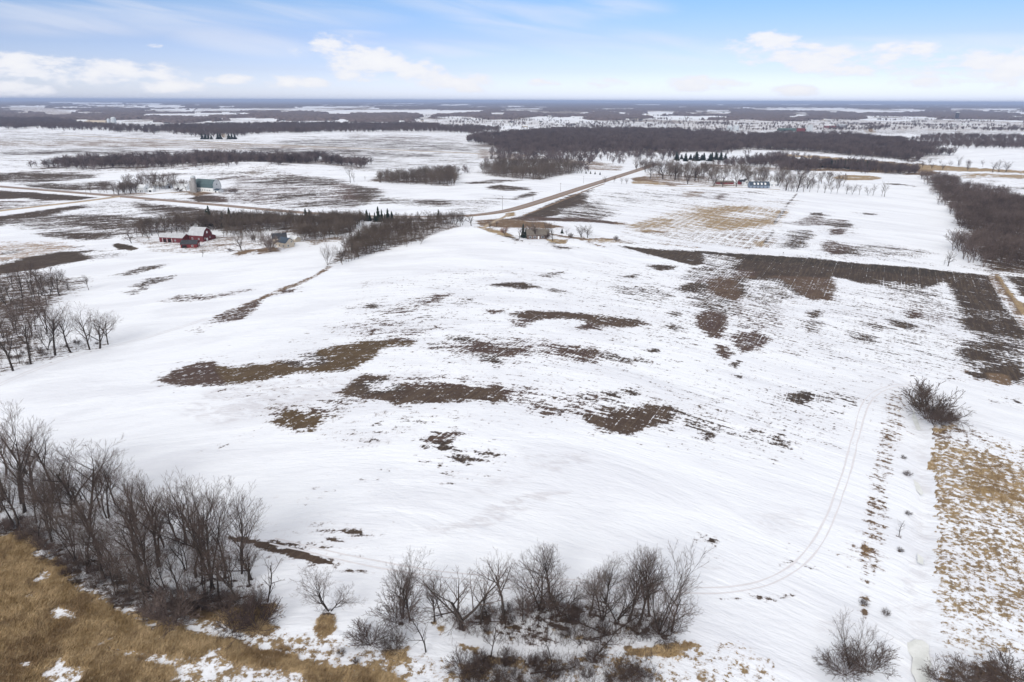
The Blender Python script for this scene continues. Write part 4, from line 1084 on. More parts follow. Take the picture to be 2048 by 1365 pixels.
# belts of the middle distance
wood([(650, 532), (700, 518), (800, 491), (870, 467), (925, 450), (925, 441), (780, 446), (745, 470), (700, 495)], 4.7, (7, 14), 'dense belt of bare trees along the far edge of the near field', LOD1, M_belt, 620, 1, gaps=.12)
wood([(250, 482), (285, 470), (430, 462), (560, 466), (612, 484), (712, 464), (720, 446), (600, 443), (450, 448), (300, 456)], 5.0, (8, 14), 'bare tree belt behind the red farmstead', LOD1, M_belt, 900, 2, gaps=.12)
wood([(600, 468), (625, 482), (712, 464), (722, 442), (640, 440)], 5.5, (8, 13), 'thick end of the tree belt behind the farmstead', LOD1, M_belt, 300, 22, gaps=.12)
wood([(1852, 356), (1868, 378), (1905, 420), (1940, 480), (1968, 525), (1985, 545), (2048, 549), (2260, 560), (2230, 470), (2100, 412), (2000, 392), (1920, 372), (1880, 360)], 6.0, (9, 15), 'dense purple-brown bare wood on the right beside the snowy field', LOD1, M_redtwig, 2300, 3)
wood([(80, 338), (160, 340), (350, 337), (430, 332), (500, 327), (560, 330), (620, 328), (720, 342), (728, 334), (640, 318), (480, 316), (360, 316), (180, 322)], 10, (10, 18), 'long bare wood across the left middle distance', LOD2, None, 2200, 4)
wood([(222, 389), (250, 391), (300, 384), (350, 376), (352, 368), (300, 366), (230, 372)], 11, (10, 16), 'bare trees round the white farmhouse', LOD1, M_twig, 110, 5)
wood([(738, 364), (800, 367), (900, 373), (916, 360), (905, 350), (840, 351), (750, 354)], 7, (12, 18), 'bare copse shaped like a loaf in the middle snow field', LOD1, M_belt, 600, 6, gaps=.12)
wood([(962, 346), (990, 355), (1080, 360), (1150, 346), (1160, 340), (1100, 334), (980, 336)], 9, (14, 20), 'bare copse left of the diagonal road', LOD1, M_belt, 600, 7, gaps=.12)
wood([(955, 310), (975, 315), (1080, 316), (1190, 312), (1200, 300), (1120, 296), (1010, 296)], 14, (12, 19), 'bare wood behind the copse left of the road', LOD2, None, 900, 8)
wood([(960, 292), (1010, 300), (1090, 302), (1250, 304), (1330, 306), (1440, 305), (1480, 300), (1500, 290), (1460, 272), (1300, 264), (1090, 263), (1000, 272), (940, 275)], 11, (13, 20), 'broad bare wood across the centre distance', LOD2, None, 7500, 9)
wood([(1460, 296), (1600, 304), (1700, 311), (1790, 319), (1842, 326), (1870, 312), (1878, 300), (1800, 284), (1700, 276), (1580, 272), (1480, 276)], 11, (13, 20), 'broad bare wood across the right distance', LOD2, None, 7500, 10)
wood([(1880, 296), (1960, 299), (2120, 302), (2120, 280), (1960, 274), (1850, 276)], 18, (12, 18), 'bare wood at the right edge of the distance', LOD2, None, 1800, 11)
wood([(-80, 254), (0, 255), (45, 258), (160, 262), (330, 266), (400, 276), (470, 274), (560, 268), (640, 266), (760, 264), (900, 266), (980, 274), (1000, 262), (860, 252), (640, 250), (420, 252), (300, 258), (180, 254), (120, 240), (-80, 238)], 17, (13, 19), 'long bare wood across the left distance', LOD2, None, 7000, 12)
wood([(1290, 356), (1330, 360), (1400, 368), (1480, 374), (1560, 376), (1590, 384), (1640, 384), (1640, 372), (1560, 356), (1420, 340), (1300, 334)], 15, (7, 14), 'scattered bare yard trees round the grey house', LOD1, M_belt, 260, 13)
wood([(1440, 334), (1560, 340), (1700, 344), (1830, 352), (1850, 344), (1700, 332), (1560, 322), (1450, 322)], 9, (8, 17), 'low bare wood behind the grey house', LOD2, None, 1300, 14)
wood([(1200, 302), (1250, 316), (1330, 318), (1340, 308)], 16, (10, 15), 'small bare clump beyond the road bend', LOD2, None, 200, 15)
wood([(1870, 332), (1960, 340), (2000, 344), (2005, 340), (1960, 332), (1880, 326)], 22, (8, 15), 'scattered bare trees behind the tan grass strip', LOD1, None, 60, 16)

for i, q in enumerate([[(960, 324), (1130, 330), (1180, 327), (1000, 320)], [(1240, 300), (1420, 312), (1460, 306), (1300, 296)], [(1480, 316), (1640, 320), (1640, 316), (1500, 311)],
                       [(1290, 334), (1340, 338), (1420, 336), (1340, 328)], [(1560, 348), (1700, 356), (1700, 350), (1580, 344)], [(1190, 262), (1460, 266), (1460, 262), (1200, 259)],
                       [(1500, 268), (1700, 272), (1700, 268), (1520, 265)], [(1700, 252), (1900, 254), (1900, 251), (1700, 250)], [(1380, 250), (1560, 252), (1560, 250), (1380, 248.5)],
                       [(1650, 262), (1760, 262), (1760, 260), (1650, 260)], [(1160, 345), (1180, 347), (1182, 340), (1160, 338)], [(860, 346), (960, 348), (960, 346), (870, 344)],
                       [(160, 262), (330, 270), (330, 266), (160, 258)], [(440, 332), (500, 334), (520, 330), (450, 328)], [(1950, 262), (2060, 264), (2060, 260), (1950, 259)],
                       [(20, 338), (60, 340), (60, 337), (20, 335)], [(60, 326), (90, 337), (80, 338)], [(620, 326), (690, 330), (760, 332), (760, 329), (640, 324)]]):
    wood(q, 13 if q[0][1] > 300 else 20, (7, 16), 'thin bare hedgerow between distant fields', LOD2, None, 260, 60 + i, gaps=.40)
# distant woods beyond 3.3 km: one canopy sheet, fields and clearings left open
ysd = []
y = 2700.0
while y < 62000:
    ysd.append(y); y += max(28, .20 * y * y / 68200.0)
ysd = np.array(ysd)
NXD = 900
DXg = (ysd[:, None] * .80) * np.linspace(-1.25, 1.25, NXD)[None, :]
DYg = np.repeat(ysd[:, None], NXD, 1)
rD = np.hypot(DXg, DYg)
mN = fbm(DXg / 1300 + 3, DYg / 2400, 21, 5)
mF = fbm(DXg / 300, DYg / 300, 33, 3)
WX = DXg + 260 * (fbm(DXg / 220, DYg / 400, 91, 3) - .5); WY = DYg + 900 * (fbm(DXg / 260, DYg / 500, 92, 3) - .5)
thr = np.interp(rD, [2300, 3200, 4200, 6000, 9000, 14000, 60000], [.575, .57, .58, .565, .52, .42, .32])
mL = fbm(DXg / 160, DYg / 650, 51, 3)
is_w = (mN + .30 * (mF - .5) + .42 * (mL - .5)) > thr
# open fields seen in the photograph
def open_far(*pts):
    poly = [tuple(v) for v in zip(*[a.tolist() for a in flat_hit([p[0] for p in pts], [p[1] for p in pts])])]
    is_w[inside(WX, WY, poly)] = False
def wood_far(*pts):
    poly = [tuple(v) for v in zip(*[a.tolist() for a in flat_hit([p[0] for p in pts], [p[1] for p in pts])])]
    is_w[inside(WX, WY, poly)] = True
wood_far((0, 232), (420, 238), (420, 246), (300, 246), (120, 242), (0, 240))
wood_far((420, 226), (640, 228), (840, 232), (840, 245), (640, 248), (430, 238))
wood_far((1465, 234), (1500, 222), (1600, 224), (1640, 234), (1600, 240), (1480, 240))
wood_far((1630, 232), (1700, 225), (1720, 236), (1640, 237))
wood_far((1720, 228), (1900, 224), (2030, 226), (2040, 236), (1920, 238), (1730, 234))
wood_far((1190, 232), (1280, 230), (1290, 242), (1190, 243))
open_far((420, 238), (545, 238), (545, 246), (420, 245))
open_far((120, 242), (300, 243), (300, 250), (120, 249))
open_far((0, 215), (90, 213), (150, 224), (0, 226))
open_far((850, 248), (1060, 240), (1200, 244), (1200, 252), (860, 254))
open_far((1300, 240), (1460, 244), (1700, 240), (2048, 240), (2048, 262), (1400, 262))
far_open = [(1000, 217, 1090, 223), (1060, 224, 1170, 228), (1195, 217, 1275, 219), (1220, 228, 1275, 231), (1000, 243, 1050, 256), (1053, 236, 1190, 242), (1275, 222, 1360, 230), (1300, 233, 1460, 240),
 (1380, 222, 1470, 228), (1495, 217.5, 1545, 219.5), (1520, 217, 1597, 220), (1572, 226, 1633, 237), (1688, 218, 1716, 226), (1720, 232, 1873, 237), (1726, 219, 1850, 222), (1886, 217, 2060, 221), (1966, 239, 2060, 262), (2022, 229, 2060, 234),
 (600, 213, 652, 221), (652, 223, 703, 231), (622, 214.5, 760, 218), (740, 219, 878, 222), (876, 221, 982, 226), (787, 247, 1020, 253), (876, 235, 970, 240), (972, 227, 1020, 232), (500, 238, 546, 246), (550, 242, 703, 246),
 (0, 213, 76, 217), (0, 220, 76, 226), (90, 204, 150, 207), (130, 205, 250, 209), (254, 207, 330, 211), (300, 213, 380, 216), (76, 219, 198, 226), (270, 218, 380, 223), (380, 219, 508, 224), (400, 227, 508, 231), (300, 230, 383, 233),
 (421, 237, 520, 247), (122, 242, 290, 250), (210, 251, 290, 256), (430, 213, 470, 215), (720, 208, 745, 210), (1270, 209, 1320, 210.5), (1430, 209, 1450, 210), (1560, 209, 1620, 210.5), (880, 209.5, 940, 210.5), (1700, 209, 1770, 210.5)]
for x0, y0, x1, y1 in far_open:
    d_ = float(flat_hit(1024, y1)[1])
    yb = y1 + 11 * FOC / d_
    k_ = .06 * (x1 - x0)
    open_far((x0, y0), (x1 - k_, y0 - .2), (x1, yb), (x0 + k_, yb))
Zt = hgt(DXg, DYg)
top = Zt + np.where(is_w, 4 + 8 * fbm(DXg / 45, DYg / 60, 77, 2) + 7 * rng.random(DXg.shape), -1.5)
fc = grid_faces(len(ysd), NXD)
wf = is_w.ravel()[fc].any(1)
mefar = mesh_arrays('distant_woods', np.stack([DXg.ravel(), DYg.ravel(), top.ravel()], 1), fc[wf], None, M_farwood)
put('distant_woods', mefar, kind='stuff', label='far woods spreading to the horizon')

# ------------------------------------------------------------------ individual mid-distance trees
def group_trees(kind, pts, label, group, cat='tree', name='bare_tree', hr=None, sx=1.0):
    sx0 = sx
    for p in pts:
        sx = sx0 * random.uniform(.85, 1.4) if kind == 'spruce' else sx0
        if len(p) == 3: tree_top(kind, p[0], p[1], p[2], label, cat=cat, name=name, group=group, sx=sx)
        else: tree(kind, p[0], p[1], random.uniform(*hr), label, cat=cat, name=name, group=group, sx=sx)
group_trees('mid', [(1575 + i * 14.5 + random.uniform(-3, 3), 383 + i * .72 + random.uniform(-.4, .4), 361 + i * .7 + random.uniform(-3, 3)) for i in range(14)],
            'slim leaning bare tree in the straight row across the snowy field', 'row of slim trees behind the hay field')
tree_top('mid', 1768, 394, 362, 'largest bare tree at the right end of the straight tree row')
tree_top('midbroad', 1896, 533, 499, 'lone bare tree on snow beside the dense right-hand wood', sx=.8)
tree_top('sapling', 1888, 531, 514, 'small bare sapling beside the lone tree near the right-hand wood')
tree_top('fan', 655, 530, 484, 'fan-shaped bare tree at the left end of the diagonal belt', sx=.9)
tree_top('midbroad', 683, 526, 486, 'rounded bare tree second from the left end of the diagonal belt')
tree_top('midbroad', 482, 501, 468, 'round-headed bare tree in the red farmyard')
tree_top('sapling', 405, 514, 494, 'small bare tree in front of the dark-roofed red shed', sx=1.3)
tree_top('midbroad', 263, 487, 452, 'bare tree leaning left of the long red shed')
tree_top('redbush', 541, 505, 464, 'big grey-brown bush hiding the side of the beige house', cat='bush', name='bush', sx=.75)
tree_top('redbush', 508, 484, 468, 'dark rounded bush left of the beige house', cat='bush', name='bush', sx=.8)
tree_top('bush', 460, 503, 495, 'low bush on snow in the red farmyard', cat='bush', name='bush', sx=1.2)
tree_top('bush', 586, 490, 484, 'small bush by the right corner of the beige house', cat='bush', name='bush', sx=1.2)
group_trees('mid', [(288, 470, 440), (305, 472, 440), (318, 474, 442), (332, 474, 440), (344, 475, 438), (355, 472, 440), (368, 468, 440), (275, 474, 448), (298, 480, 452), (388, 452, 428), (402, 455, 430), (416, 458, 432), (428, 460, 434), (440, 462, 436), (540, 462, 432), (520, 464, 436), (505, 466, 438)],
            'bare tree in the line behind the red sheds', 'bare tree line behind the red farmstead')
# spruces
SP = [(420, 448, 410), (416, 452, 418), (447, 455, 422), (461, 450, 414), (470, 452, 422), (478, 452, 426), (486, 450, 424), (437, 452, 424), (612, 440, 416), (620, 442, 418)]
group_trees('spruce', SP, 'dark spruce rising from the belt behind the red farmstead', 'spruces behind the red farmstead', name='spruce_tree')
SP = [(734, 442, 419), (740, 442, 424), (757, 444, 412), (764, 444, 418), (776, 445, 416), (784, 444, 422), (750, 444, 424), (770, 446, 426)]
group_trees('spruce', SP, 'dark spruce in the small grove beside the diagonal belt', 'spruce grove by the diagonal belt', name='spruce_tree')
SP = [(718, 480, 458), (734, 482, 462), (748, 470, 452), (762, 462, 446), (778, 462, 450), (877, 440, 418), (720, 440, 424), (706, 500, 472)]
group_trees('spruce', SP, 'narrow spruce poking up inside the diagonal belt', 'spruces inside the diagonal belt', name='spruce_tree', sx=.8)
group_trees('spruce', [(1172, 347.5, 342), (1181, 348, 342), (1190, 349, 343), (1200, 350, 344)], 'small dark evergreen in the short row left of the diagonal road', 'small evergreens by the diagonal road', name='spruce_tree', sx=1.3)
tree_top('spruce', 1046, 475, 446, 'dark conifer standing against the left side of the brown house', name='spruce_tree', sx=.9)
tree_top('spruce', 1052, 476, 455, 'shorter dark conifer in front of the brown house', name='spruce_tree', sx=1.5)
tree_top('spruce', 1124, 467, 457, 'small dark spruce right of the brown house', name='spruce_tree', sx=1.6)
tree_top('bush', 1092, 478, 466, 'dark round bush at the right end of the brown house', cat='bush', name='bush', sx=1.3)
group_trees('spruce', [(1350 + i * 7.5 + random.uniform(-3, 3), 322 + random.uniform(-3, 1), 306 + random.uniform(-4, 4)) for i in range(14)], 'dark spruce in the distant row beyond the grey house', 'distant spruce row', name='spruce_tree', sx=1.7)
group_trees('spruce', [(1632 + i * 6.2 + random.uniform(-1.5, 1.5), 335 + i * .25 + random.uniform(-1, 1), 319 + random.uniform(-2, 2)) for i in range(18)], 'tall dark conifer in the row by the tan grass strip', 'conifer row by the tan strip', name='spruce_tree', sx=.75)
group_trees('spruce', [(405, 279, 267), (411, 279, 267), (417, 279, 268), (423, 279, 269), (436, 279, 266), (441, 279, 267), (458, 279, 267), (464, 279, 266), (470, 279, 268)], 'dark conifer in the lone far shelter belt', 'conifers of the far shelter belt', name='spruce_tree', sx=1.5)
tree_top('gold', 451, 279, 266, 'golden-twigged tree among the far shelter belt conifers', sx=1.2)
group_trees('gold', [(1737, 268, 256), (1744, 268, 257)], 'golden-yellow tree beyond the right-hand far wood', 'pair of golden far trees', sx=1.4)
tree_top('rust', 1010, 471, 452, 'rust-orange tree on brown grass left of the brown house')
group_trees('midbroad', [(1038, 478, 446), (980, 457, 436), (993, 455, 440), (942, 452, 426)], 'dark bare tree near the entrance of the brown house', 'bare trees by the brown house entrance')
group_trees('midbroad', [(1105, 482, 440), (1097, 466, 442), (1088, 468, 440), (1070, 478, 440), (1062, 476, 444)], 'tall bare tree overhanging the brown house', 'bare trees round the brown house')
group_trees('midbroad', [(1162, 475, 446), (1175, 476, 447)], 'round-crowned bare tree of the pair right of the brown house', 'pair of round bare trees', sx=1.25)
tree_top('midbroad', 1134, 470, 455, 'small bare yard tree between spruce and tree pair', sx=1.1)
group_trees('redbush', [(1232, 481, 470), (1142, 477, 465)], 'reddish bush along the brown field lane', 'reddish bushes on the lane', cat='bush', name='bush')
group_trees('mid', [(920, 452, 425), (912, 452, 424), (925, 451, 428), (905, 450, 424)], 'bare tree at the right end of the diagonal belt', 'end trees of the diagonal belt')
# front line of the diagonal belt and farm trees
wood([(300, 382), (345, 380), (372, 378), (370, 372), (300, 374)], 7, (8, 12), 'bare trees behind the white farm sheds', LOD1, M_belt, 60, 91)
wood([(222, 391), (262, 390), (300, 380), (260, 378), (226, 382)], 6, (10, 15), 'dense bare grove left of the white farmhouse', LOD1, M_belt, 90, 92)
wood([(440, 474), (470, 470), (520, 474), (545, 482), (540, 490), (500, 484), (450, 480)], 6, (6, 11), 'bare garden trees between barn and farmhouse', LOD1, M_belt, 60, 93)
group_trees('midbroad', [(228, 389, 358), (238, 391, 362), (250, 389, 360), (262, 388, 358), (272, 387, 362), (300, 376, 352), (313, 374, 352), (326, 373, 352), (338, 372, 351), (350, 371, 354)], 'bare tree in the grove round the white farmhouse', 'grove round the white farmhouse', sx=.9)
tree_top('midbroad', 373, 384, 364, 'bare tree in front of the white farm silo')
tree_top('bush', 356, 384, 374, 'round dark bush beside the white farm drive', cat='bush', name='bush', sx=1.3)
group_trees('mid', [(700, 366, 330), (708, 365, 346), (730, 362, 352)], 'bare tree left of the loaf-shaped copse', 'bare trees left of the loaf-shaped copse')
group_trees('redbush', [(470, 387, 375), (462, 386, 378)], 'brown brush at the right corner of the white barn yard', 'brush by the white barn', cat='bush', name='bush')
hx = [(1300, 358), (1312, 356), (1325, 359), (1338, 357), (1350, 360), (1363, 358), (1375, 369), (1365, 372), (1390, 362), (1400, 366), (1428, 372), (1436, 366), (1445, 374), (1452, 370), (1472, 374), (1480, 369), (1494, 366), (1500, 362), (1556, 372), (1563, 377), (1572, 381), (1580, 384), (1594, 384), (1606, 384), (1597, 376), (1584, 374), (1615, 378), (1540, 362), (1527, 360), (1512, 358)]
hx = hx[::2]
group_trees('midbroad', [(x, y, y - random.uniform(28, 42)) for x, y in hx], 'spreading bare yard tree near the grey dormered house', 'yard trees of the grey house')
group_trees('midbroad', [(1210, 366, 352), (1228, 365, 350), (1243, 368, 352), (1253, 368, 354), (1290, 345, 326), (1272, 341, 326), (1163, 347, 334)], 'small bare tree at the roadside of the diagonal road', 'roadside trees of the diagonal road')
group_trees('mid', [(1189, 322, 312), (1202, 322, 307), (1215, 322, 311), (1228, 322, 311), (1241, 322, 315), (1252, 321, 310), (1281, 322, 312)], 'thin distant bare tree in the evenly spaced avenue', 'evenly spaced avenue in the distance', sx=1.3)
group_trees('midbroad', [(1845, 336, 322), (1863, 338, 325), (1885, 340, 324), (1916, 332, 309), (1935, 342, 330), (1985, 345, 318), (1998, 345, 316), (2012, 344, 320)], 'bare tree behind the tan grass strip on the right', 'bare trees behind the tan strip')
group_trees('sapling', [(1449, 492, 482), (1498, 502, 489)], 'tiny bare sapling on the snowy lane by the hay field', 'saplings on the lane')
wood([(1288, 352), (1330, 358), (1400, 364), (1476, 366), (1500, 360), (1560, 362), (1640, 378), (1700, 384), (1690, 374), (1600, 356), (1500, 346), (1400, 338), (1300, 334)], 15, (13, 21), 'mass of spreading bare trees round the grey house', LOD1, M_belt, 420, 81, name='yard_wood', gaps=.36)
wood([(1165, 330), (1250, 322), (1330, 322), (1340, 310), (1250, 306), (1180, 312)], 26, (9, 15), 'thin scatter of bare trees beyond the road bend', LOD2, None, 120, 82)
wood([(960, 330), (1160, 334), (1180, 318), (1060, 312), (960, 314)], 22, (11, 18), 'loose bare trees behind the copse left of the road', LOD2, None, 320, 83)
# far single trees dotted through the open country
far_pts = []
for i in range(480):
    x = random.uniform(760, 2060); yq = random.uniform(232, 262)
    X, Y, Z = Wp(x, yq); n_ = random.choice([1, 2, 4, 9])
    for q in range(n_): far_pts.append((X + q * random.uniform(9, 16), Y + random.uniform(-6, 6)))
merged('far_trees', far_pts, LOD2, (8, 15), M_farwood, label='far bare trees dotted through the open country on the right')

# leaf litter and bared soil round the feet of trees and bushes
for X, Y, rad in FEET:
    s = subset([(X, Y)], rad * 2.4)
    if len(s) == 0: continue
    d = np.hypot((GXf[s] - X) / 1.25, GYf[s] - Y) / rad
    wg = np.clip(1.5 - d * .75, 0, 1)
    up = cover[s] < .9
    cover[s[up]] = np.maximum(cover[s[up]], (-.1 + .66 * wg[up]))
    bare[s[(d < 2)]] = np.array(COL['L']) * (.8 + .4 * random.random())
groundmesh.attributes['cover'].data.foreach_set('value', cover.astype(np.float32))
groundmesh.attributes['bare'].data.foreach_set('color', np.concatenate([bare, np.ones((len(bare), 1))], 1).astype(np.float32).ravel())

# ------------------------------------------------------------------ strips: roads, lane, tyre tracks
def strip(name, pxs, width, mat, lift=0.15, step=6.0, soften=0.0, **tags):
    pts = wpoly(pxs)
    P2 = []
    for (ax, ay), (bx, by) in zip(pts[:-1], pts[1:]):
        n = max(1, int(math.hypot(bx - ax, by - ay) / step))
        for i in range(n): P2.append((ax + (bx - ax) * i / n, ay + (by - ay) * i / n))
    P2.append(pts[-1])
    A = np.array(P2)
    k = 5 if len(A) > 12 else 1
    for _ in range(k * 4):
        A[1:-1] = (A[:-2] + 2 * A[1:-1] + A[2:]) / 4
    T = np.gradient(A, axis=0); T /= np.linalg.norm(T, axis=1, keepdims=True) + 1e-9
    N = np.stack([-T[:, 1], T[:, 0]], 1)
    nc = 5
    offs = np.linspace(-.5, .5, nc) * width
    V = []
    for o in offs:
        q = A + N * o
        V.append(np.stack([q[:, 0], q[:, 1], hgt(q[:, 0], q[:, 1]) + (lift if abs(o) < width * .49 else -.25)], 1))
    V = np.stack(V, 1).reshape(-1, 3)
    f = grid_faces(len(A), nc)
    m_ = mesh_arrays(name, V, f[:, ::-1], None, mat)
    return put(name, m_, **tags)
M_asph = plain('worn_asphalt', (.27, .215, .185), .12, .3)
M_grav = plain('pale_gravel', (.40, .32, .235), .18, .3)
M_dirt = plain('dirt_lane', (.30, .22, .15), .25, .3)
M_track = plain('pressed_snow', (.69, .675, .70), .05, .8)
M_verge = plain('brown_verge', (.22, .15, .10), .3, .3)
M_paint = plain('road_paint', (.7, .66, .5), .1, 1)
strip('road', [(-120, 364), (0, 373.5), (120, 383), (235, 392.5), (400, 407), (560, 422), (700, 432), (850, 435), (925, 433), (985, 428), (1030, 419), (1100, 397), (1180, 371), (1240, 352), (1290, 336), (1310, 328)], 11.5, M_asph, .45, kind='structure')
strip('road_shoulder', [(925, 433), (985, 428), (1030, 419), (1100, 397), (1180, 371), (1240, 352), (1290, 336), (1310, 328)], 18, M_verge, .25, kind='structure')
strip('road_shoulder', [(-120, 364), (0, 373.5), (120, 383), (235, 392.5), (400, 407), (560, 422), (700, 432)], 15, M_verge, .25, kind='structure')
strip('dirt_lane', [(1045, 432), (1100, 411), (1150, 391), (1180, 378), (1209, 368)], 3.5, M_verge, .2, kind='structure')
strip('gravel_road', [(-120, 438), (0, 422), (100, 411), (180, 402), (226, 395.5), (240, 393.5)], 10, M_grav, .55, kind='structure')
strip('far_road', [(120, 271), (300, 279), (560, 291), (760, 299), (940, 307), (960, 308)], 12, M_grav, .5, step=20, kind='structure')
strip('farm_drive', [(250, 394), (300, 390), (345, 384), (392, 383), (440, 386)], 5, M_dirt, .2, kind='structure')
strip('house_drive', [(1018, 428), (1000, 440), (975, 448), (965, 458)], 5, M_grav, .2, kind='structure')
strip('yard_drive', [(1290, 372), (1400, 374), (1500, 376), (1560, 380)], 4, M_dirt, .2, kind='structure')
def tracks(pxs, gap=1.9, wdt=.42, lift=.035, name='tyre_track'):
    pts = np.array(wpoly(pxs))
    # resample and smooth
    D = np.concatenate([[0], np.cumsum(np.linalg.norm(np.diff(pts, axis=0), axis=1))])
    s_ = np.arange(0, D[-1], 1.5)
    A = np.stack([np.interp(s_, D, pts[:, 0]), np.interp(s_, D, pts[:, 1])], 1)
    for _ in range(60): A[1:-1] = (A[:-2] + 2 * A[1:-1] + A[2:]) / 4
    T = np.gradient(A, axis=0); T /= np.linalg.norm(T, axis=1, keepdims=True)
    N = np.stack([-T[:, 1], T[:, 0]], 1)
    for sg in (-1, 1):
        Q = A + N * gap / 2 * sg + N * (.5 * (fbm(s_ / 11.0, s_ * 0 + 2 * sg, 5, 3) - .5))[:, None]
        V = []
        for o in (-.5, .5):
            q = Q + N * o * (wdt * (.25 + 1.5 * fbm(s_ / 7.0, s_ * 0 + sg, 3, 3)))[:, None]
            V.append(np.stack([q[:, 0], q[:, 1], hgt(q[:, 0], q[:, 1]) + lift], 1))
        V = np.stack(V, 1).reshape(-1, 3)
        put(name, mesh_arrays(name, V, grid_faces(len(Q), 2)[:, ::-1], None, M_track), kind='structure')
tracks([(545, 1082), (640, 1106), (760, 1130), (880, 1152), (1050, 1160), (1250, 1172), (1400, 1183), (1490, 1187), (1560, 1165), (1620, 1115), (1655, 1050), (1690, 960), (1705, 900), (1722, 830), (1738, 790), (1775, 772), (1840, 766)])
tracks([(-60, 800), (0, 768), (80, 735), (180, 702), (290, 678), (360, 655), (420, 636)], 1.9, .4)

# frozen water of the ditch
M_ice, n = new_mat('greenish_ice')
ge = n.n('ShaderNodeNewGeometry'); a = n.noise(ge.outputs['Position'], .35, 5, .6)
finish(n, n.mix(n.ramp(a, .35, .65), (.75, .765, .75), (.62, .635, .61)), .45, spec=.4)
def ice(pts):
    poly = wpoly(pts)
    cx = sum(p[0] for p in poly) / len(poly); cy = sum(p[1] for p in poly) / len(poly)
    V = [(cx, cy)] + poly
    z = [float(hgt(p[0], p[1])) for p in V]
    dm = min(range(len(DX)), key=lambda q: (DX[q] - cx) ** 2 + (DY[q] - cy) ** 2); mn = min(z + [float(hgt(np.float64(cx + q * .25), np.float64(cy))) for q in range(-12, 13)]); zz = mn + .5
    m_ = mesh_arrays('ditch_ice', [(p[0], p[1], zz) for p in V], None, [(0, i + 1, (i + 1) % len(poly) + 1) for i in range(len(poly))], M_ice)
    put('ditch_ice', m_, kind='structure')
ice([(1806, 1283), (1818, 1286), (1830, 1281), (1846, 1284), (1858, 1292), (1857, 1310), (1862, 1330), (1859, 1350), (1866, 1400), (1838, 1400), (1830, 1362), (1822, 1344), (1825, 1318), (1814, 1300)])
ice([(1826, 958), (1838, 970), (1846, 990), (1842, 995), (1832, 980)])
ice([(1826, 820), (1834, 840), (1842, 862), (1834, 862), (1824, 838)])
ice([(1834, 1110), (1846, 1120), (1846, 1134), (1834, 1128)])

# ------------------------------------------------------------------ dry grass as blades
M_blade, n = new_mat('dry_grass_blades')
ge = n.n('ShaderNodeNewGeometry')
a = n.noise(ge.outputs['Position'], .35, 4, .6); b = n.noise(ge.outputs['Position'], 2.6, 3, .6)
cc = n.mix(n.ramp(a, .3, .7), (.36, .25, .125), (.66, .50, .30))
lo = n.noise(ge.outputs['Position'], .07, 4, .7)
cc = n.mix(n.m('MULTIPLY', n.ramp(lo, .48, .62), .7), cc, (.20, .125, .065))
hi_ = n.noise(ge.outputs['Position'], .9, 4, .7)
cc = n.mix(n.m('MULTIPLY', n.ramp(hi_, .56, .70), .6), cc, (.66, .55, .37))
cc = n.mix(1.0, cc, n.mix(b, (.6, .6, .6), (1.35, 1.35, 1.35)), 'MULTIPLY')
finish(n, cc, .9, spec=.1)
def cover_at(X, Y):
    ri = np.clip(np.searchsorted(ys, Y), 1, len(ys) - 1)
    hf = half[ri]
    ci_ = np.clip(((X / hf) * .5 + .5) * (NX - 1), 0, NX - 1).astype(int)
    return cover[ri * NX + ci_]
def grass(polypx, n, thr, hr, seed, label, wid=.05, blades=4, lean_dir=(.5, .2)):
    R = np.random.default_rng(seed)
    poly = wpoly(polypx)
    x0, x1 = min(p[0] for p in poly), max(p[0] for p in poly); y0, y1 = min(p[1] for p in poly), max(p[1] for p in poly)
    X = R.uniform(x0, x1, n * 3); Y = R.uniform(y0, y1, n * 3)
    k = inside(X, Y, poly); X, Y = X[k], Y[k]
    c = cover_at(X, Y) + .55 * (fbm(X / 2.2, Y / 1.3, 7) - .5)
    k = c > thr; X, Y = X[k][:n], Y[k][:n]
    vs = []
    for b_ in range(blades):
        a = R.uniform(0, 6.28, len(X)); h = R.uniform(hr[0], hr[1], len(X))
        bx = X + R.normal(0, .14, len(X)); by = Y + R.normal(0, .14, len(X)); z = hgt(bx, by) - .02
        lx = lean_dir[0] * h + R.normal(0, .22, len(X)) * h; ly = lean_dir[1] * h + R.normal(0, .22, len(X)) * h
        p0 = np.stack([bx - np.cos(a) * wid, by - np.sin(a) * wid, z], 1)
        p1 = np.stack([bx + np.cos(a) * wid, by + np.sin(a) * wid, z], 1)
        p2 = np.stack([bx + lx, by + ly, z + h], 1)
        vs.append(np.stack([p0, p1, p2], 1))
    V = np.concatenate(vs).reshape(-1, 3)
    F = np.arange(len(V)).reshape(-1, 3)
    put('dry_grass', mesh_arrays('dry_grass', V, None, F, M_blade), kind='stuff', label=label)
grass([(-150, 1095), (0, 1070), (40, 1060), (90, 1095), (200, 1200), (400, 1225), (560, 1210), (560, 1290), (700, 1345), (820, 1350), (860, 1480), (-250, 1480)], 95000, .62, (.35, .85), 1, 'golden dry marsh grass at the lower left')
grass([(1846, 850), (1915, 845), (2070, 880), (2150, 1345), (1885, 1330), (1850, 1150)], 26000, .60, (.2, .5), 2, 'straw tufts on the snowy marsh right of the ditch', lean_dir=(.6, -.6))
grass([(560, 1225), (1500, 1270), (1560, 1400), (560, 1400)], 14000, .60, (.2, .5), 3, 'straw tufts along the snow below the tree row')
grass([(1715, 1240), (1715, 1080), (1770, 785), (1812, 785), (1800, 900), (1780, 1130), (1750, 1240)], 6000, .56, (.2, .45), 4, 'straw tufts on the ditch verge')

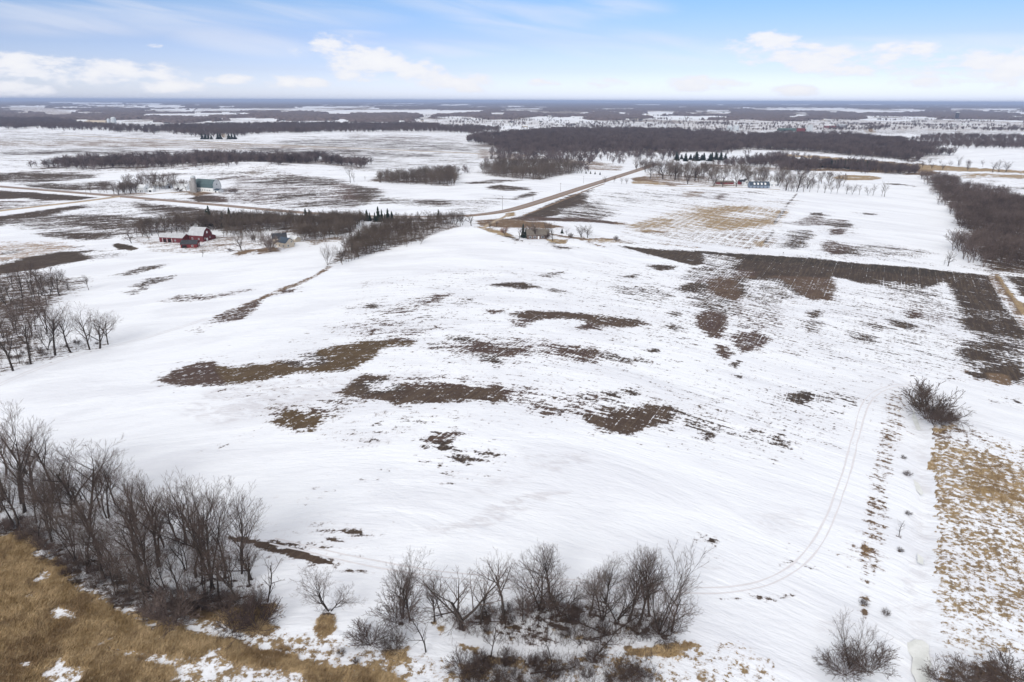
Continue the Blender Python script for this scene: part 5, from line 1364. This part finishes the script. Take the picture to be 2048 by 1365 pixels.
# twiggy undergrowth and fallen sticks
M_stick = bark('dead_sticks', (.06, .05, .045), (.11, .09, .08))
def undergrowth(polypx, n, hr, seed, label, mat):
    R = random.Random(seed); pts = scatter(polypx, n, .8, seed)
    segs = []
    for X, Y in pts:
        z = float(hgt(X, Y))
        for k in range(R.randint(2, 5)):
            h = R.uniform(*hr); an = R.uniform(0, 6.28); ln = R.uniform(.05, .9) * h
            p = Vector((X + R.uniform(-.3, .3), Y + R.uniform(-.3, .3), z - .05)); q = p + Vector((math.cos(an) * ln, math.sin(an) * ln, h))
            segs.append((p, q, .03, .012, 0))
            for j in range(3):
                f = R.uniform(.3, .9); a2 = R.uniform(0, 6.28); e = p.lerp(q, f)
                segs.append((e, e + Vector((math.cos(a2), math.sin(a2), R.uniform(.3, 1.2))) * h * .3, .016, .008, 1))
    V, F = seg_mesh(segs, 3)
    put('undergrowth', mesh_arrays('undergrowth', V, F, None, mat), kind='stuff', label=label)
undergrowth(marsh_wood, 900, (.6, 2.4), 41, 'thin brown undergrowth on the floor of the marsh wood', M_brush)
undergrowth([(860, 1230), (1050, 1205), (1180, 1210), (1340, 1240), (1350, 1275), (1190, 1300), (980, 1290)], 500, (.5, 2.0), 42, 'thin upright undergrowth between the middle row trunks', M_stick)
undergrowth([(930, 1315), (1300, 1310), (1330, 1400), (920, 1400)], 420, (.5, 2.2), 43, 'tangled undergrowth at the bottom edge', M_stick)
undergrowth([(-70, 720), (80, 665), (225, 685), (140, 708), (60, 728), (-70, 780)], 350, (.5, 2.2), 44, 'undergrowth along the foot of the left wood', M_brush)
LOGS = [((935, 1246), (1012, 1248)), ((1140, 1240), (1215, 1275)), ((1180, 1282), (1240, 1270)), ((1060, 1350), (1150, 1340)), ((1225, 1270), (1290, 1228)), ((1168, 1280), (1200, 1285))]
for i, (p, q) in enumerate(LOGS):
    a = Vector(Wp(*p)); b = Vector(Wp(*q)); a.z += .25; b.z += .45
    segs = []; prev = a
    for k in range(1, 6):
        nx = a.lerp(b, k / 5) + Vector((random.uniform(-.12, .12), random.uniform(-.12, .12), random.uniform(-.05, .15)))
        segs.append((prev, nx, .16 - .018 * (k - 1), .16 - .018 * k, 0)); prev = nx
        segs.append((nx, nx + Vector((random.uniform(-.5, .5), random.uniform(-.5, .5), random.uniform(.3, 1.0))), .05, .015, 0))
    V, F = seg_mesh(segs, 6)
    put('fallen_log', mesh_arrays('fallen_log', V, F, None, M_stick), label=['dark fallen log lying on snow under the three-stemmed tree', 'fallen log slanting down right under the middle row', 'short fallen log below the left-leaning tree', 'fallen branch at the bottom edge thicket', 'long fallen trunk leaning between the middle and right trees', 'broken stub lying left of the short fallen log'][i], category='log')

# ------------------------------------------------------------------ buildings
M_red = plain('red_boards', (.125, .030, .034), .2, .8)
M_red2 = plain('faded_red_boards', (.17, .03, .032), .25, .8)
M_snowroof = plain('snow_dusted_metal', (.66, .68, .70), .08, .5, .6)
M_greyroof = plain('old_grey_metal', (.44, .45, .465), .12, .5, .6)
M_darkroof = plain('dark_shingles', (.045, .048, .055), .25, 1.0)
M_blueroof = plain('blue_grey_shingles', (.055, .075, .10), .2, 1.0)
M_greenroof = plain('green_metal_roof', (.075, .115, .12), .12, .4, .5)
M_white = plain('white_siding', (.72, .73, .72), .08, .6)
M_grey = plain('grey_siding', (.36, .38, .41), .1, .6)
M_bluegrey = plain('blue_grey_siding', (.22, .27, .34), .1, .6)
M_beige = plain('beige_siding', (.52, .45, .36), .08, .6)
M_brown = plain('brown_siding', (.13, .095, .08), .2, .8)
M_conc = plain('grey_concrete', (.30, .29, .28), .2, .7)
M_hole = plain('dark_opening', (.012, .011, .012), .3, 1.0)
M_glass = plain('dark_window_glass', (.03, .035, .045), .2, 1.0, .15, spec=.6)
M_trim = plain('white_trim', (.75, .75, .74), .05, 1.0)
M_teal = plain('dark_green_metal', (.07, .11, .10), .12, .4)
M_bin = plain('galvanised_bin', (.50, .53, .55), .1, .6, .5)
M_brownroof = plain('weathered_brown_shingles', (.16, .14, .12), .25, 1.0)
def boxv(x0, x1, y0, y1, z0, z1):
    V = [(x0, y0, z0), (x1, y0, z0), (x1, y1, z0), (x0, y1, z0), (x0, y0, z1), (x1, y0, z1), (x1, y1, z1), (x0, y1, z1)]
    F = [(0, 3, 2, 1), (4, 5, 6, 7), (0, 1, 5, 4), (1, 2, 6, 5), (2, 3, 7, 6), (3, 0, 4, 7)]
    return V, F
def pymesh(name, V, F, mat, parent=None, **tags):
    me_ = bpy.data.meshes.new(name); me_.from_pydata([tuple(v) for v in V], [], F); me_.update(); me_.materials.append(mat)
    return put(name, me_, parent, **tags)
def prism(name, prof, x0, x1, mat, parent, **tags):
    n = len(prof)
    V = [(x0, p[0], p[1]) for p in prof] + [(x1, p[0], p[1]) for p in prof]
    F = [tuple(range(n)), tuple(reversed(range(n, 2 * n)))] + [(i, i + n, (i + 1) % n + n, (i + 1) % n) for i in range(n)]
    return pymesh(name, V, F, mat, parent, **tags)
def roofshell(name, prof, x0, x1, th, mat, parent):
    """roof skin following an open profile"""
    n = len(prof); out = []
    V = []
    for x in (x0, x1):
        V += [(x, p[0], p[1]) for p in prof] + [(x, p[0], p[1] + th) for p in prof]
    F = []
    for i in range(n - 1):
        F += [(i, i + 1, i + 1 + 2 * n, i + 2 * n), (n + i, n + i + 2 * n, n + i + 1 + 2 * n, n + i + 1),
              (i, i + n, i + n + 1, i + 1), (2 * n + i, 2 * n + i + 1, 3 * n + i + 1, 3 * n + i)]
    F += [(0, 2 * n, 3 * n, n), (n - 1, 2 * n - 1, 4 * n - 1, 3 * n - 1)]
    return pymesh(name, V, F, mat, parent)
def building(name, cat, label, at, rot, L, Wd, eave, rise, wall, roof, style='gable', front=(), gable=(), back=(), chimney=False, group=None, lean=None):
    X, Y, Z = Wp(*at)
    r = bpy.data.objects.new(name, None); C.objects.link(r); r.location = (X, Y, Z - .3); r.rotation_euler = (0, 0, math.radians(rot))
    r['label'] = label; r['category'] = cat
    if group: r['group'] = group
    w2 = Wd / 2
    if style == 'gambrel': op = [(-w2, eave), (-w2 * .62, eave + rise * .62), (0, eave + rise), (w2 * .62, eave + rise * .62), (w2, eave)]
    elif style == 'arch':
        op = [(-w2 * math.cos(t), eave + rise * (math.sin(t) ** .85)) for t in np.linspace(0, math.pi, 9)]
    elif style == 'shed': op = [(-w2, eave), (w2, eave + rise)]
    else: op = [(-w2, eave), (0, eave + rise), (w2, eave)]
    prism('walls', [(-w2, 0)] + op + [(w2, 0)], -L / 2, L / 2, wall, r)
    ov = .35
    o2 = list(op)
    d0 = (op[0][0] - op[1][0], op[0][1] - op[1][1]); k = ov / math.hypot(*d0)
    o2[0] = (op[0][0] + d0[0] * k, op[0][1] + d0[1] * k)
    d1 = (op[-1][0] - op[-2][0], op[-1][1] - op[-2][1]); k = ov / math.hypot(*d1)
    o2[-1] = (op[-1][0] + d1[0] * k, op[-1][1] + d1[1] * k)
    o2 = [(p[0], p[1] + .03) for p in o2]
    roofshell('roof', o2, -L / 2 - ov, L / 2 + ov, .18, roof, r)
    for side, items in (('f', front), ('g', gable), ('b', back)):
        for it in items:
            kind, u, z0, ww, hh = it[:5]
            mt = it[5] if len(it) > 5 else (M_glass if kind == 'window' else M_hole)
            if side == 'f': V, F = boxv(u - ww / 2, u + ww / 2, -w2 - .06, -w2 + .05, z0, z0 + hh)
            elif side == 'b': V, F = boxv(-L / 2 - .06, -L / 2 + .05, u - ww / 2, u + ww / 2, z0, z0 + hh)
            else: V, F = boxv(L / 2 - .05, L / 2 + .06, u - ww / 2, u + ww / 2, z0, z0 + hh)
            w_ = pymesh(kind, V, F, mt, r)
            if kind == 'window' and L < 22:
                t = .12
                VV = []; FF = []
                for (a0, a1, b0, b1) in ((-ww / 2 - t, ww / 2 + t, z0 - t, z0), (-ww / 2 - t, ww / 2 + t, z0 + hh, z0 + hh + t), (-ww / 2 - t, -ww / 2, z0, z0 + hh), (ww / 2, ww / 2 + t, z0, z0 + hh)):
                    if side == 'f': v_, f_ = boxv(u + a0, u + a1, -w2 - .09, -w2 + .04, b0, b1)
                    elif side == 'g': v_, f_ = boxv(L / 2 - .04, L / 2 + .09, u + a0, u + a1, b0, b1)
                    else: v_, f_ = boxv(-L / 2 - .09, -L / 2 + .04, u + a0, u + a1, b0, b1)
                    FF += [tuple(i + len(VV) for i in f) for f in f_]; VV += v_
                pymesh('frame', VV, FF, M_trim, w_)
    if chimney:
        V, F = boxv(L * .12, L * .12 + .9, -.45, .45, eave + rise * .5, eave + rise + 1.1)
        pymesh('chimney', V, F, M_conc, r)
    if lean:
        lw, lh, mt, rf = lean
        prism('lean_to', [(w2, 0), (w2, lh + 1.4), (w2 + lw, lh), (w2 + lw, 0)], -L / 2 + .05, L / 2 - .05, mt, r)
        roofshell('lean_to_roof', [(w2, lh + 1.45), (w2 + lw + .3, lh - .05)], -L / 2 - .2, L / 2 + .2, .15, rf, r)
    return r
def silo(label, at, rad, h, mat, dome, name='silo', group=None):
    X, Y, Z = Wp(*at)
    r = bpy.data.objects.new(name, None); C.objects.link(r); r.location = (X, Y, Z - .3); r['label'] = label; r['category'] = 'silo'
    if group: r['group'] = group
    n = 20; V = []; F = []
    rings = [(0, rad)] + [(h * k / 10, rad * (1.012 if k % 2 else 1)) for k in range(1, 11)]
    for z, q in rings: V += [(q * math.cos(6.2832 * i / n), q * math.sin(6.2832 * i / n), z) for i in range(n)]
    for j in range(len(rings) - 1): F += [(j * n + i, j * n + (i + 1) % n, (j + 1) * n + (i + 1) % n, (j + 1) * n + i) for i in range(n)]
    pymesh('wall', V, F, mat, r)
    V = []; F = []; m = 6
    for j in range(m):
        t = math.pi / 2 * j / m
        V += [(rad * 1.03 * math.cos(t) * math.cos(6.2832 * i / n), rad * 1.03 * math.cos(t) * math.sin(6.2832 * i / n), h + .01 + rad * dome * math.sin(t)) for i in range(n)]
    V.append((0, 0, h + rad * dome))
    for j in range(m - 1): F += [(j * n + i, j * n + (i + 1) % n, (j + 1) * n + (i + 1) % n, (j + 1) * n + i) for i in range(n)]
    F += [((m - 1) * n + i, (m - 1) * n + (i + 1) % n, m * n) for i in range(n)]
    pymesh('dome', V, F, M_bin, r)
    return r
# red farmstead
building('red_shed', 'shed', 'long low red shed with snowy metal roof and two dark doorways', (351, 483), -12, 19.5, 9.5, 4.0, 2.1, M_red, M_greyroof,
         front=[('door', -5.2, .2, 2.0, 2.7), ('door', -1.2, .2, 2.2, 2.7), ('window', 3.5, 1.5, 1.0, .8), ('pillar', -7.0, .1, .25, 3.2, M_trim), ('pillar', -3.2, .1, .25, 3.2, M_trim), ('pillar', .8, .1, .25, 3.2, M_trim)], back=())
building('red_barn', 'barn', 'tall red barn with a white snow-dusted roof and white trimmed gable', (402, 481), -14, 12.5, 10.5, 5.0, 5.2, M_red, M_greyroof, 'gambrel',
         front=[('window', -3, 2, .9, .9), ('window', 2.5, 2, .9, .9)], gable=[('door', -1.0, .2, 1.8, 2.4, M_trim), ('loft_door', -.2, 6.0, 1.5, 1.6, M_trim), ('window', 2.6, 2.2, .9, .9), ('window', -3.2, 2.2, .9, .9)], lean=(4.0, 2.8, M_red, M_snowroof))
building('red_outbuilding', 'shed', 'small red shed with a dark shingled roof in front of the barn', (381, 494), 8, 11.0, 7.5, 2.9, 2.2, M_red2, M_darkroof,
         front=[('door', -3.0, .2, 3.4, 2.1), ('window', 2.5, 1.2, 1.0, .9)], gable=[('window', 1.2, 1.4, .8, .9), ('pillar', 0, .2, .2, 3.0, M_trim)])
building('white_shed', 'shed', 'small white shed behind the red barn roof', (392, 457), 0, 5.5, 4.5, 2.4, 1.3, M_white, M_snowroof, front=[('door', 0, .2, 1.2, 1.9)])
building('beige_house', 'house', 'beige farmhouse with dark blue-grey roof beside the grey-brown bush', (572, 494), -35, 9.5, 7.5, 4.0, 3.0, M_beige, M_blueroof,
         front=[('window', -2.4, 1.2, 1.1, 1.2), ('window', 2.2, 1.2, 1.1, 1.2)], gable=[('window', -1.6, 1.3, 1.0, 1.2), ('window', 1.4, 3.8, 1.0, 1.1)], back=[('window', 1.2, 1.3, 1.1, 1.3), ('window', -1.5, 3.6, 1.0, 1.1)])
building('rear_house', 'house', 'dark-roofed house wing behind the beige farmhouse', (560, 487), 20, 10, 7.5, 4.6, 3.2, M_beige, M_darkroof,
         front=[('window', -2.4, 2.0, 1.1, 1.2), ('window', 1.4, 2.0, 1.1, 1.2)], gable=[('window', 0, 2.4, 1.0, 1.2)], chimney=True)
building('beige_garage', 'garage', 'small pale garage with snowy roof right of the beige farmhouse', (590, 483), -30, 6.5, 6, 2.6, 1.6, M_beige, M_snowroof, front=[('door', 0, .2, 3.2, 2.1, M_trim)])
# white farm
building('white_barn', 'barn', 'large white barn with a green arched roof beside two grey silos', (417, 383), -22, 27, 12.5, 5.2, 8.6, M_white, M_greenroof, 'arch',
         front=[('window', -9 + 3.4 * i, 1.8, 1.0, 1.1) for i in range(6)] + [('door', -11.5, .2, 2.4, 2.6)], gable=[('door', 0, .2, 3.2, 3.2, M_trim), ('window', 0, 8, 1.2, 1.4)])
building('white_lean_shed', 'shed', 'low blue-grey roofed annex at the right gable of the white barn', (437, 385), -22, 7, 8, 2.8, 1.4, M_white, M_blueroof, front=[('door', 0, .2, 2.0, 2.0)])
silo('tall grey silo with pale dome beside the white barn', (390, 385), 2.7, 16.5, M_conc, .9)
silo('shorter grey silo left of the tall silo', (384.5, 384.5), 2.2, 13.0, M_conc, .5)
building('metal_shed', 'shed', 'pale metal machine shed with a dark opening on its left end', (326, 377), -12, 17, 11, 4.2, 2.6, M_grey, M_snowroof, front=[('window', 3, 1.5, 1.2, 1.0)], back=[('door', 0, .2, 6, 3.6)], gable=[('door', 0, .2, 3, 3)])
building('farm_shed', 'shed', 'low white roofed shed between the machine shed and the silos', (366, 379), -8, 15, 9, 3.4, 3.2, M_white, M_snowroof, front=[('door', -3, .2, 2.4, 2.4), ('window', 3, 1.2, 1.2, 1)])
building('white_house', 'house', 'white farmhouse among bare trees near the crossroads', (287, 384), -20, 10, 8, 5.0, 3.2, M_white, M_snowroof,
         front=[('window', -3, 1.2, 1.1, 1.3), ('window', 2.8, 1.2, 1.1, 1.3), ('window', -3, 3.7, 1.0, 1.1), ('door', 0, .2, 1.1, 2.1)], gable=[('window', 0, 3.6, 1.1, 1.3)], chimney=True)
building('small_garage', 'garage', 'small white garage right of the white farmhouse', (304, 384), -10, 6, 6, 2.6, 1.6, M_white, M_snowroof, front=[('door', 0, .2, 3.4, 2.1)])
# brown house
building('brown_house', 'house', 'brown house with weathered roof behind bare trees in the middle', (1072, 476), 6, 15, 9, 3.4, 3.4, M_brown, M_brownroof,
         front=[('window', -5, 1.0, 1.5, 1.3), ('window', -1.5, 1.0, 1.5, 1.3), ('door', 1.3, .2, 1.1, 2.1, M_trim), ('window', 4.5, 1.0, 2.0, 1.3)], gable=[('window', 0, 1.2, 1.2, 1.2)], back=[('window', 0, 1.2, 1.2, 1.2)], chimney=True)
building('brown_garage', 'garage', 'brown garage wing at the right of the brown house', (1087, 472), -10, 8, 7.5, 2.8, 2.4, M_brown, M_brownroof, front=[('door', 0, .2, 4.4, 2.2, M_beige)])
# grey house with dormers
gh = building('grey_house', 'house', 'long blue-grey house with a row of white dormers beside the tree yard', (1517, 376), -2, 24, 10, 3.6, 4.2, M_bluegrey, M_blueroof,
         front=[('window', -9 + 4.5 * i, 1.0, 1.6, 1.4) for i in range(5)], gable=[('window', 0, 1.2, 1.6, 1.4)], back=[('window', 0, 1.2, 1.6, 1.4)], chimney=True)
for i in range(4):
    V = [(-7.5 + i * 4.4 + a, b, c) for a in (0, 1.8) for b, c in ((-4.4, 4.2), (-1.6, 4.2), (-1.6, 6.6), (-3.0, 7.2) if False else (-4.4, 6.2))]
    F = [(0, 1, 2, 3), (7, 6, 5, 4), (0, 4, 5, 1), (1, 5, 6, 2), (2, 6, 7, 3), (3, 7, 4, 0)]
    pymesh('dormer', V, F, M_trim, gh)
building('grey_wing', 'house', 'pale gable-end wing joined to the left of the grey dormered house', (1491, 371), 90, 9, 7, 5.0, 3.2, M_white, M_darkroof, back=[('window', 0, 3.5, 1.2, 1.4)], gable=[('window', 0, 3.5, 1.2, 1.4)])
building('pale_garage', 'garage', 'pale garage with snowy roof right of the grey dormered house', (1541, 372), -2, 13, 8, 2.8, 2.2, M_grey, M_snowroof, front=[('door', -2.5, .2, 4, 2.2, M_trim), ('door', 3, .2, 3, 2.2, M_trim)])
building('small_red_shed', 'shed', 'little dark red shed left of the grey house', (1481, 369), 20, 6, 5, 3.6, 2.6, M_red2, M_darkroof, front=[('door', 0, .2, 1.4, 2.1)])
building('low_brown_shed', 'shed', 'long low brown shed in the trees left of the grey house', (1449, 368), -4, 22, 7, 2.6, 1.6, M_red2, M_brownroof, front=[('door', -5, .2, 2.4, 2.1), ('window', 4, 1.1, 1.4, 1)])
# far farms
building('green_shed', 'barn', 'very long dark green shed in the far right farm', (1583, 262.5), 3, 95, 24, 6, 4, M_teal, M_teal, front=[('door', -30, .3, 6, 5), ('door', 20, .3, 6, 5)])
building('far_red_barn', 'barn', 'bright red barn at the right end of the far green shed', (1601, 267), -20, 26, 20, 7, 9, M_red, M_red, 'gambrel', gable=[('door', 0, .3, 5, 5, M_trim)], front=[('door', 0, .3, 5, 5)])
building('far_grey_shed', 'shed', 'blue-grey far shed right of the red barn', (1683, 256), 0, 30, 20, 8, 7, M_grey, M_grey, 'arch', gable=[('door', 0, .3, 6, 5)])
building('far_low_barn', 'barn', 'low dull red barn left of the far blue-grey shed', (1660, 256), 0, 46, 14, 4, 3, M_red2, M_red2, front=[('door', 0, .3, 5, 3)])
silo('pale far grain bin, left of a pair behind the centre wood', (1459, 262), 9, 13, M_bin, .6, 'grain_bin')
silo('pale far grain bin, right of a pair behind the centre wood', (1472, 262), 9, 15, M_bin, .6, 'grain_bin')
silo('grey far silo between the red barn and the snow field', (1617, 264), 6, 18, M_bin, .6)
silo('second grey far silo, taller, beside the red barn silo', (1621, 264.5), 5, 22, M_bin, .6)
silo('dark far silo standing alone on the right', (1913, 239), 10, 40, M_darkroof, .5)
silo('pale far grain bin, largest of the group at the upper left', (228, 247.5), 10, 20, M_bin, .7, 'grain_bin')
silo('pale far grain bin, small left one at the upper left', (218, 247.5), 6, 16, M_bin, .7, 'grain_bin')
building('far_tan_shed', 'shed', 'tan far shed left of the upper left grain bins', (195, 246.5), 0, 80, 26, 6, 5, M_beige, M_beige, front=[('door', 0, .3, 8, 5)])
building('far_white_shed', 'shed', 'white far shed next to the tan one at the upper left', (166, 245), 0, 46, 26, 6, 5, M_white, M_snowroof, front=[('door', 0, .3, 8, 5)])
for i in range(80):
    x = random.choice([random.uniform(1250, 2040), random.uniform(560, 900), random.uniform(250, 480), random.uniform(1000, 1300)]); yq = random.uniform(222, 256)
    k = 1.0
    building('far_house', 'house', 'pale speck of a house in the far country under the horizon', (x, yq), random.uniform(-40, 40), random.uniform(12, 26), 11, 4.5, 3.5, random.choice([M_white, M_white, M_beige, M_grey]), random.choice([M_snowroof, M_darkroof, M_snowroof]), front=[('window', 0, 2, 4, 2)], group='far houses under the horizon')

# round straw-coloured culvert slab by the ditch bush
X, Y, Z = Wp(1842, 812)
r = bpy.data.objects.new('culvert', None); C.objects.link(r); r.location = (X, Y, Z - .2); r.rotation_euler = (0, 0, -.2)
r['label'] = 'dark grey concrete culvert block under the ditch bush'; r['category'] = 'culvert'
V, F = boxv(-2.0, 2.0, -1.0, 1.0, 0, 1.5); pymesh('block', V, F, M_conc, r)
n_ = 14; V = [(.62 * math.cos(6.2832 * i / n_), -1.02, .75 + .5 * math.sin(6.2832 * i / n_)) for i in range(n_)]
V += [(v[0], -.98, v[2]) for v in V]
pymesh('pipe_mouth', V, [tuple(range(n_)), tuple(reversed(range(n_, 2 * n_)))] + [(i, i + n_, (i + 1) % n_ + n_, (i + 1) % n_) for i in range(n_)], M_hole, r)
V, F = boxv(-2.1, 2.1, -1.1, 1.1, 1.5, 1.62); pymesh('snow_cap', V, F, M_snowroof, r)

# ------------------------------------------------------------------ poles and signs
M_pole = plain('grey_wood_pole', (.20, .17, .15), .2, 2)
def pole(px, py, top, label):
    h = height_for(px, py, top); X, Y, Z = Wp(px, py)
    r = bpy.data.objects.new('utility_pole', None); C.objects.link(r); r.location = (X, Y, Z - .2); r.rotation_euler = (0, 0, .9)
    r['label'] = label; r['category'] = 'pole'; r['group'] = 'utility poles beside the roads'
    V, F = seg_mesh([(Vector((0, 0, 0)), Vector((0, 0, h)), .17, .12, 0)], 8); put('post', mesh_arrays('post', V, F, None, M_pole), r)
    V, F = boxv(-1.2, 1.2, -.07, .07, h - .9, h - .72); pymesh('crossarm', V, F, M_pole, r)
    for q in (-1.0, -.5, .5, 1.0):
        V, F = boxv(q - .06, q + .06, -.06, .06, h - .72, h - .5); pymesh('insulator', V, F, M_bin, r)
pole(1005, 420, 392, 'utility pole nearest the road bend by the orange grass')
pole(1066, 403, 385, 'utility pole second from the bend along the diagonal road')
pole(1121, 383, 366, 'utility pole in the middle of the diagonal road')
pole(1167, 367, 352, 'utility pole last along the diagonal road before the evergreens')
pole(173, 391.5, 378, 'utility pole beside the left road before the crossroads')
pole(785, 284, 272, 'brown pole standing alone on the far snowy hill')
def sign(px, py, h, col, label, name='road_sign'):
    X, Y, Z = Wp(px, py)
    r = bpy.data.objects.new(name, None); C.objects.link(r); r.location = (X, Y, Z - .1); r['label'] = label; r['category'] = 'sign'
    V, F = boxv(-.05, .05, -.05, .05, 0, h); pymesh('post', V, F, M_pole, r)
    n_ = 8; V = [(.42 * math.cos(6.2832 * (i + .5) / n_), -.08, h - .3 + .42 * math.sin(6.2832 * (i + .5) / n_)) for i in range(n_)]
    V += [(v[0], -.055, v[2]) for v in V]
    pymesh('panel', V, [tuple(range(n_)), tuple(reversed(range(n_, 2 * n_)))] + [(i, i + n_, (i + 1) % n_ + n_, (i + 1) % n_) for i in range(n_)], col, r)
sign(242, 400, 3.2, M_red, 'small dark sign on a post at the crossroads corner')
sign(1566, 511, 2.2, M_conc, 'little dark marker post on the snowy lane above the black field')

# fence posts along the lane at the edge of the black field
k = 0
for i in range(16):
    x = 1180 + i * 42; yq = 497 + i * 2.3 - 6
    X, Y, Z = Wp(x, yq)
    V, F = seg_mesh([(Vector((0, 0, 0)), Vector((random.uniform(-.1, .1), 0, 1.3)), .09, .08, 0)], 6)
    o = put('fence_post', mesh_arrays('fence_post', V, F, None, M_pole), label='thin weathered post on the snowy lane along the black field', category='post', group='posts along the lane'); o.location = (X, Y, Z - .1)

# ------------------------------------------------------------------ air
hm = bpy.data.materials.new('air'); hm.use_nodes = True
h = NT(hm.node_tree)
pv = h.n('ShaderNodeVolumePrincipled')
pv.inputs['Color'].default_value = (.56, .68, .96, 1)
pv.inputs['Density'].default_value = 6.2e-5
pv.inputs['Anisotropy'].default_value = 0.0
ho = h.n('ShaderNodeOutputMaterial'); h.link(pv.outputs[0], ho.inputs['Volume'])
V, F = boxv(-90000, 90000, -2000, 80000, -12, 125)
hz = pymesh('haze', V, F, hm, None, kind='stuff')
HAZE = True
if not HAZE:
    bpy.data.objects.remove(hz)
from bpy_extras.object_utils import world_to_camera_view as wtc
scene.render.resolution_x = 1024; scene.render.resolution_y = 682
bpy.context.view_layer.update()
for q in [(100, 300), (1900, 1200)]:
    v_ = wtc(scene, cam, Vector(Wp(*q))); print('CHK', q, v_.x * 2048, (1 - v_.y) * 1364)
print('WOODS', WOODS); print('COUNT', COUNT)
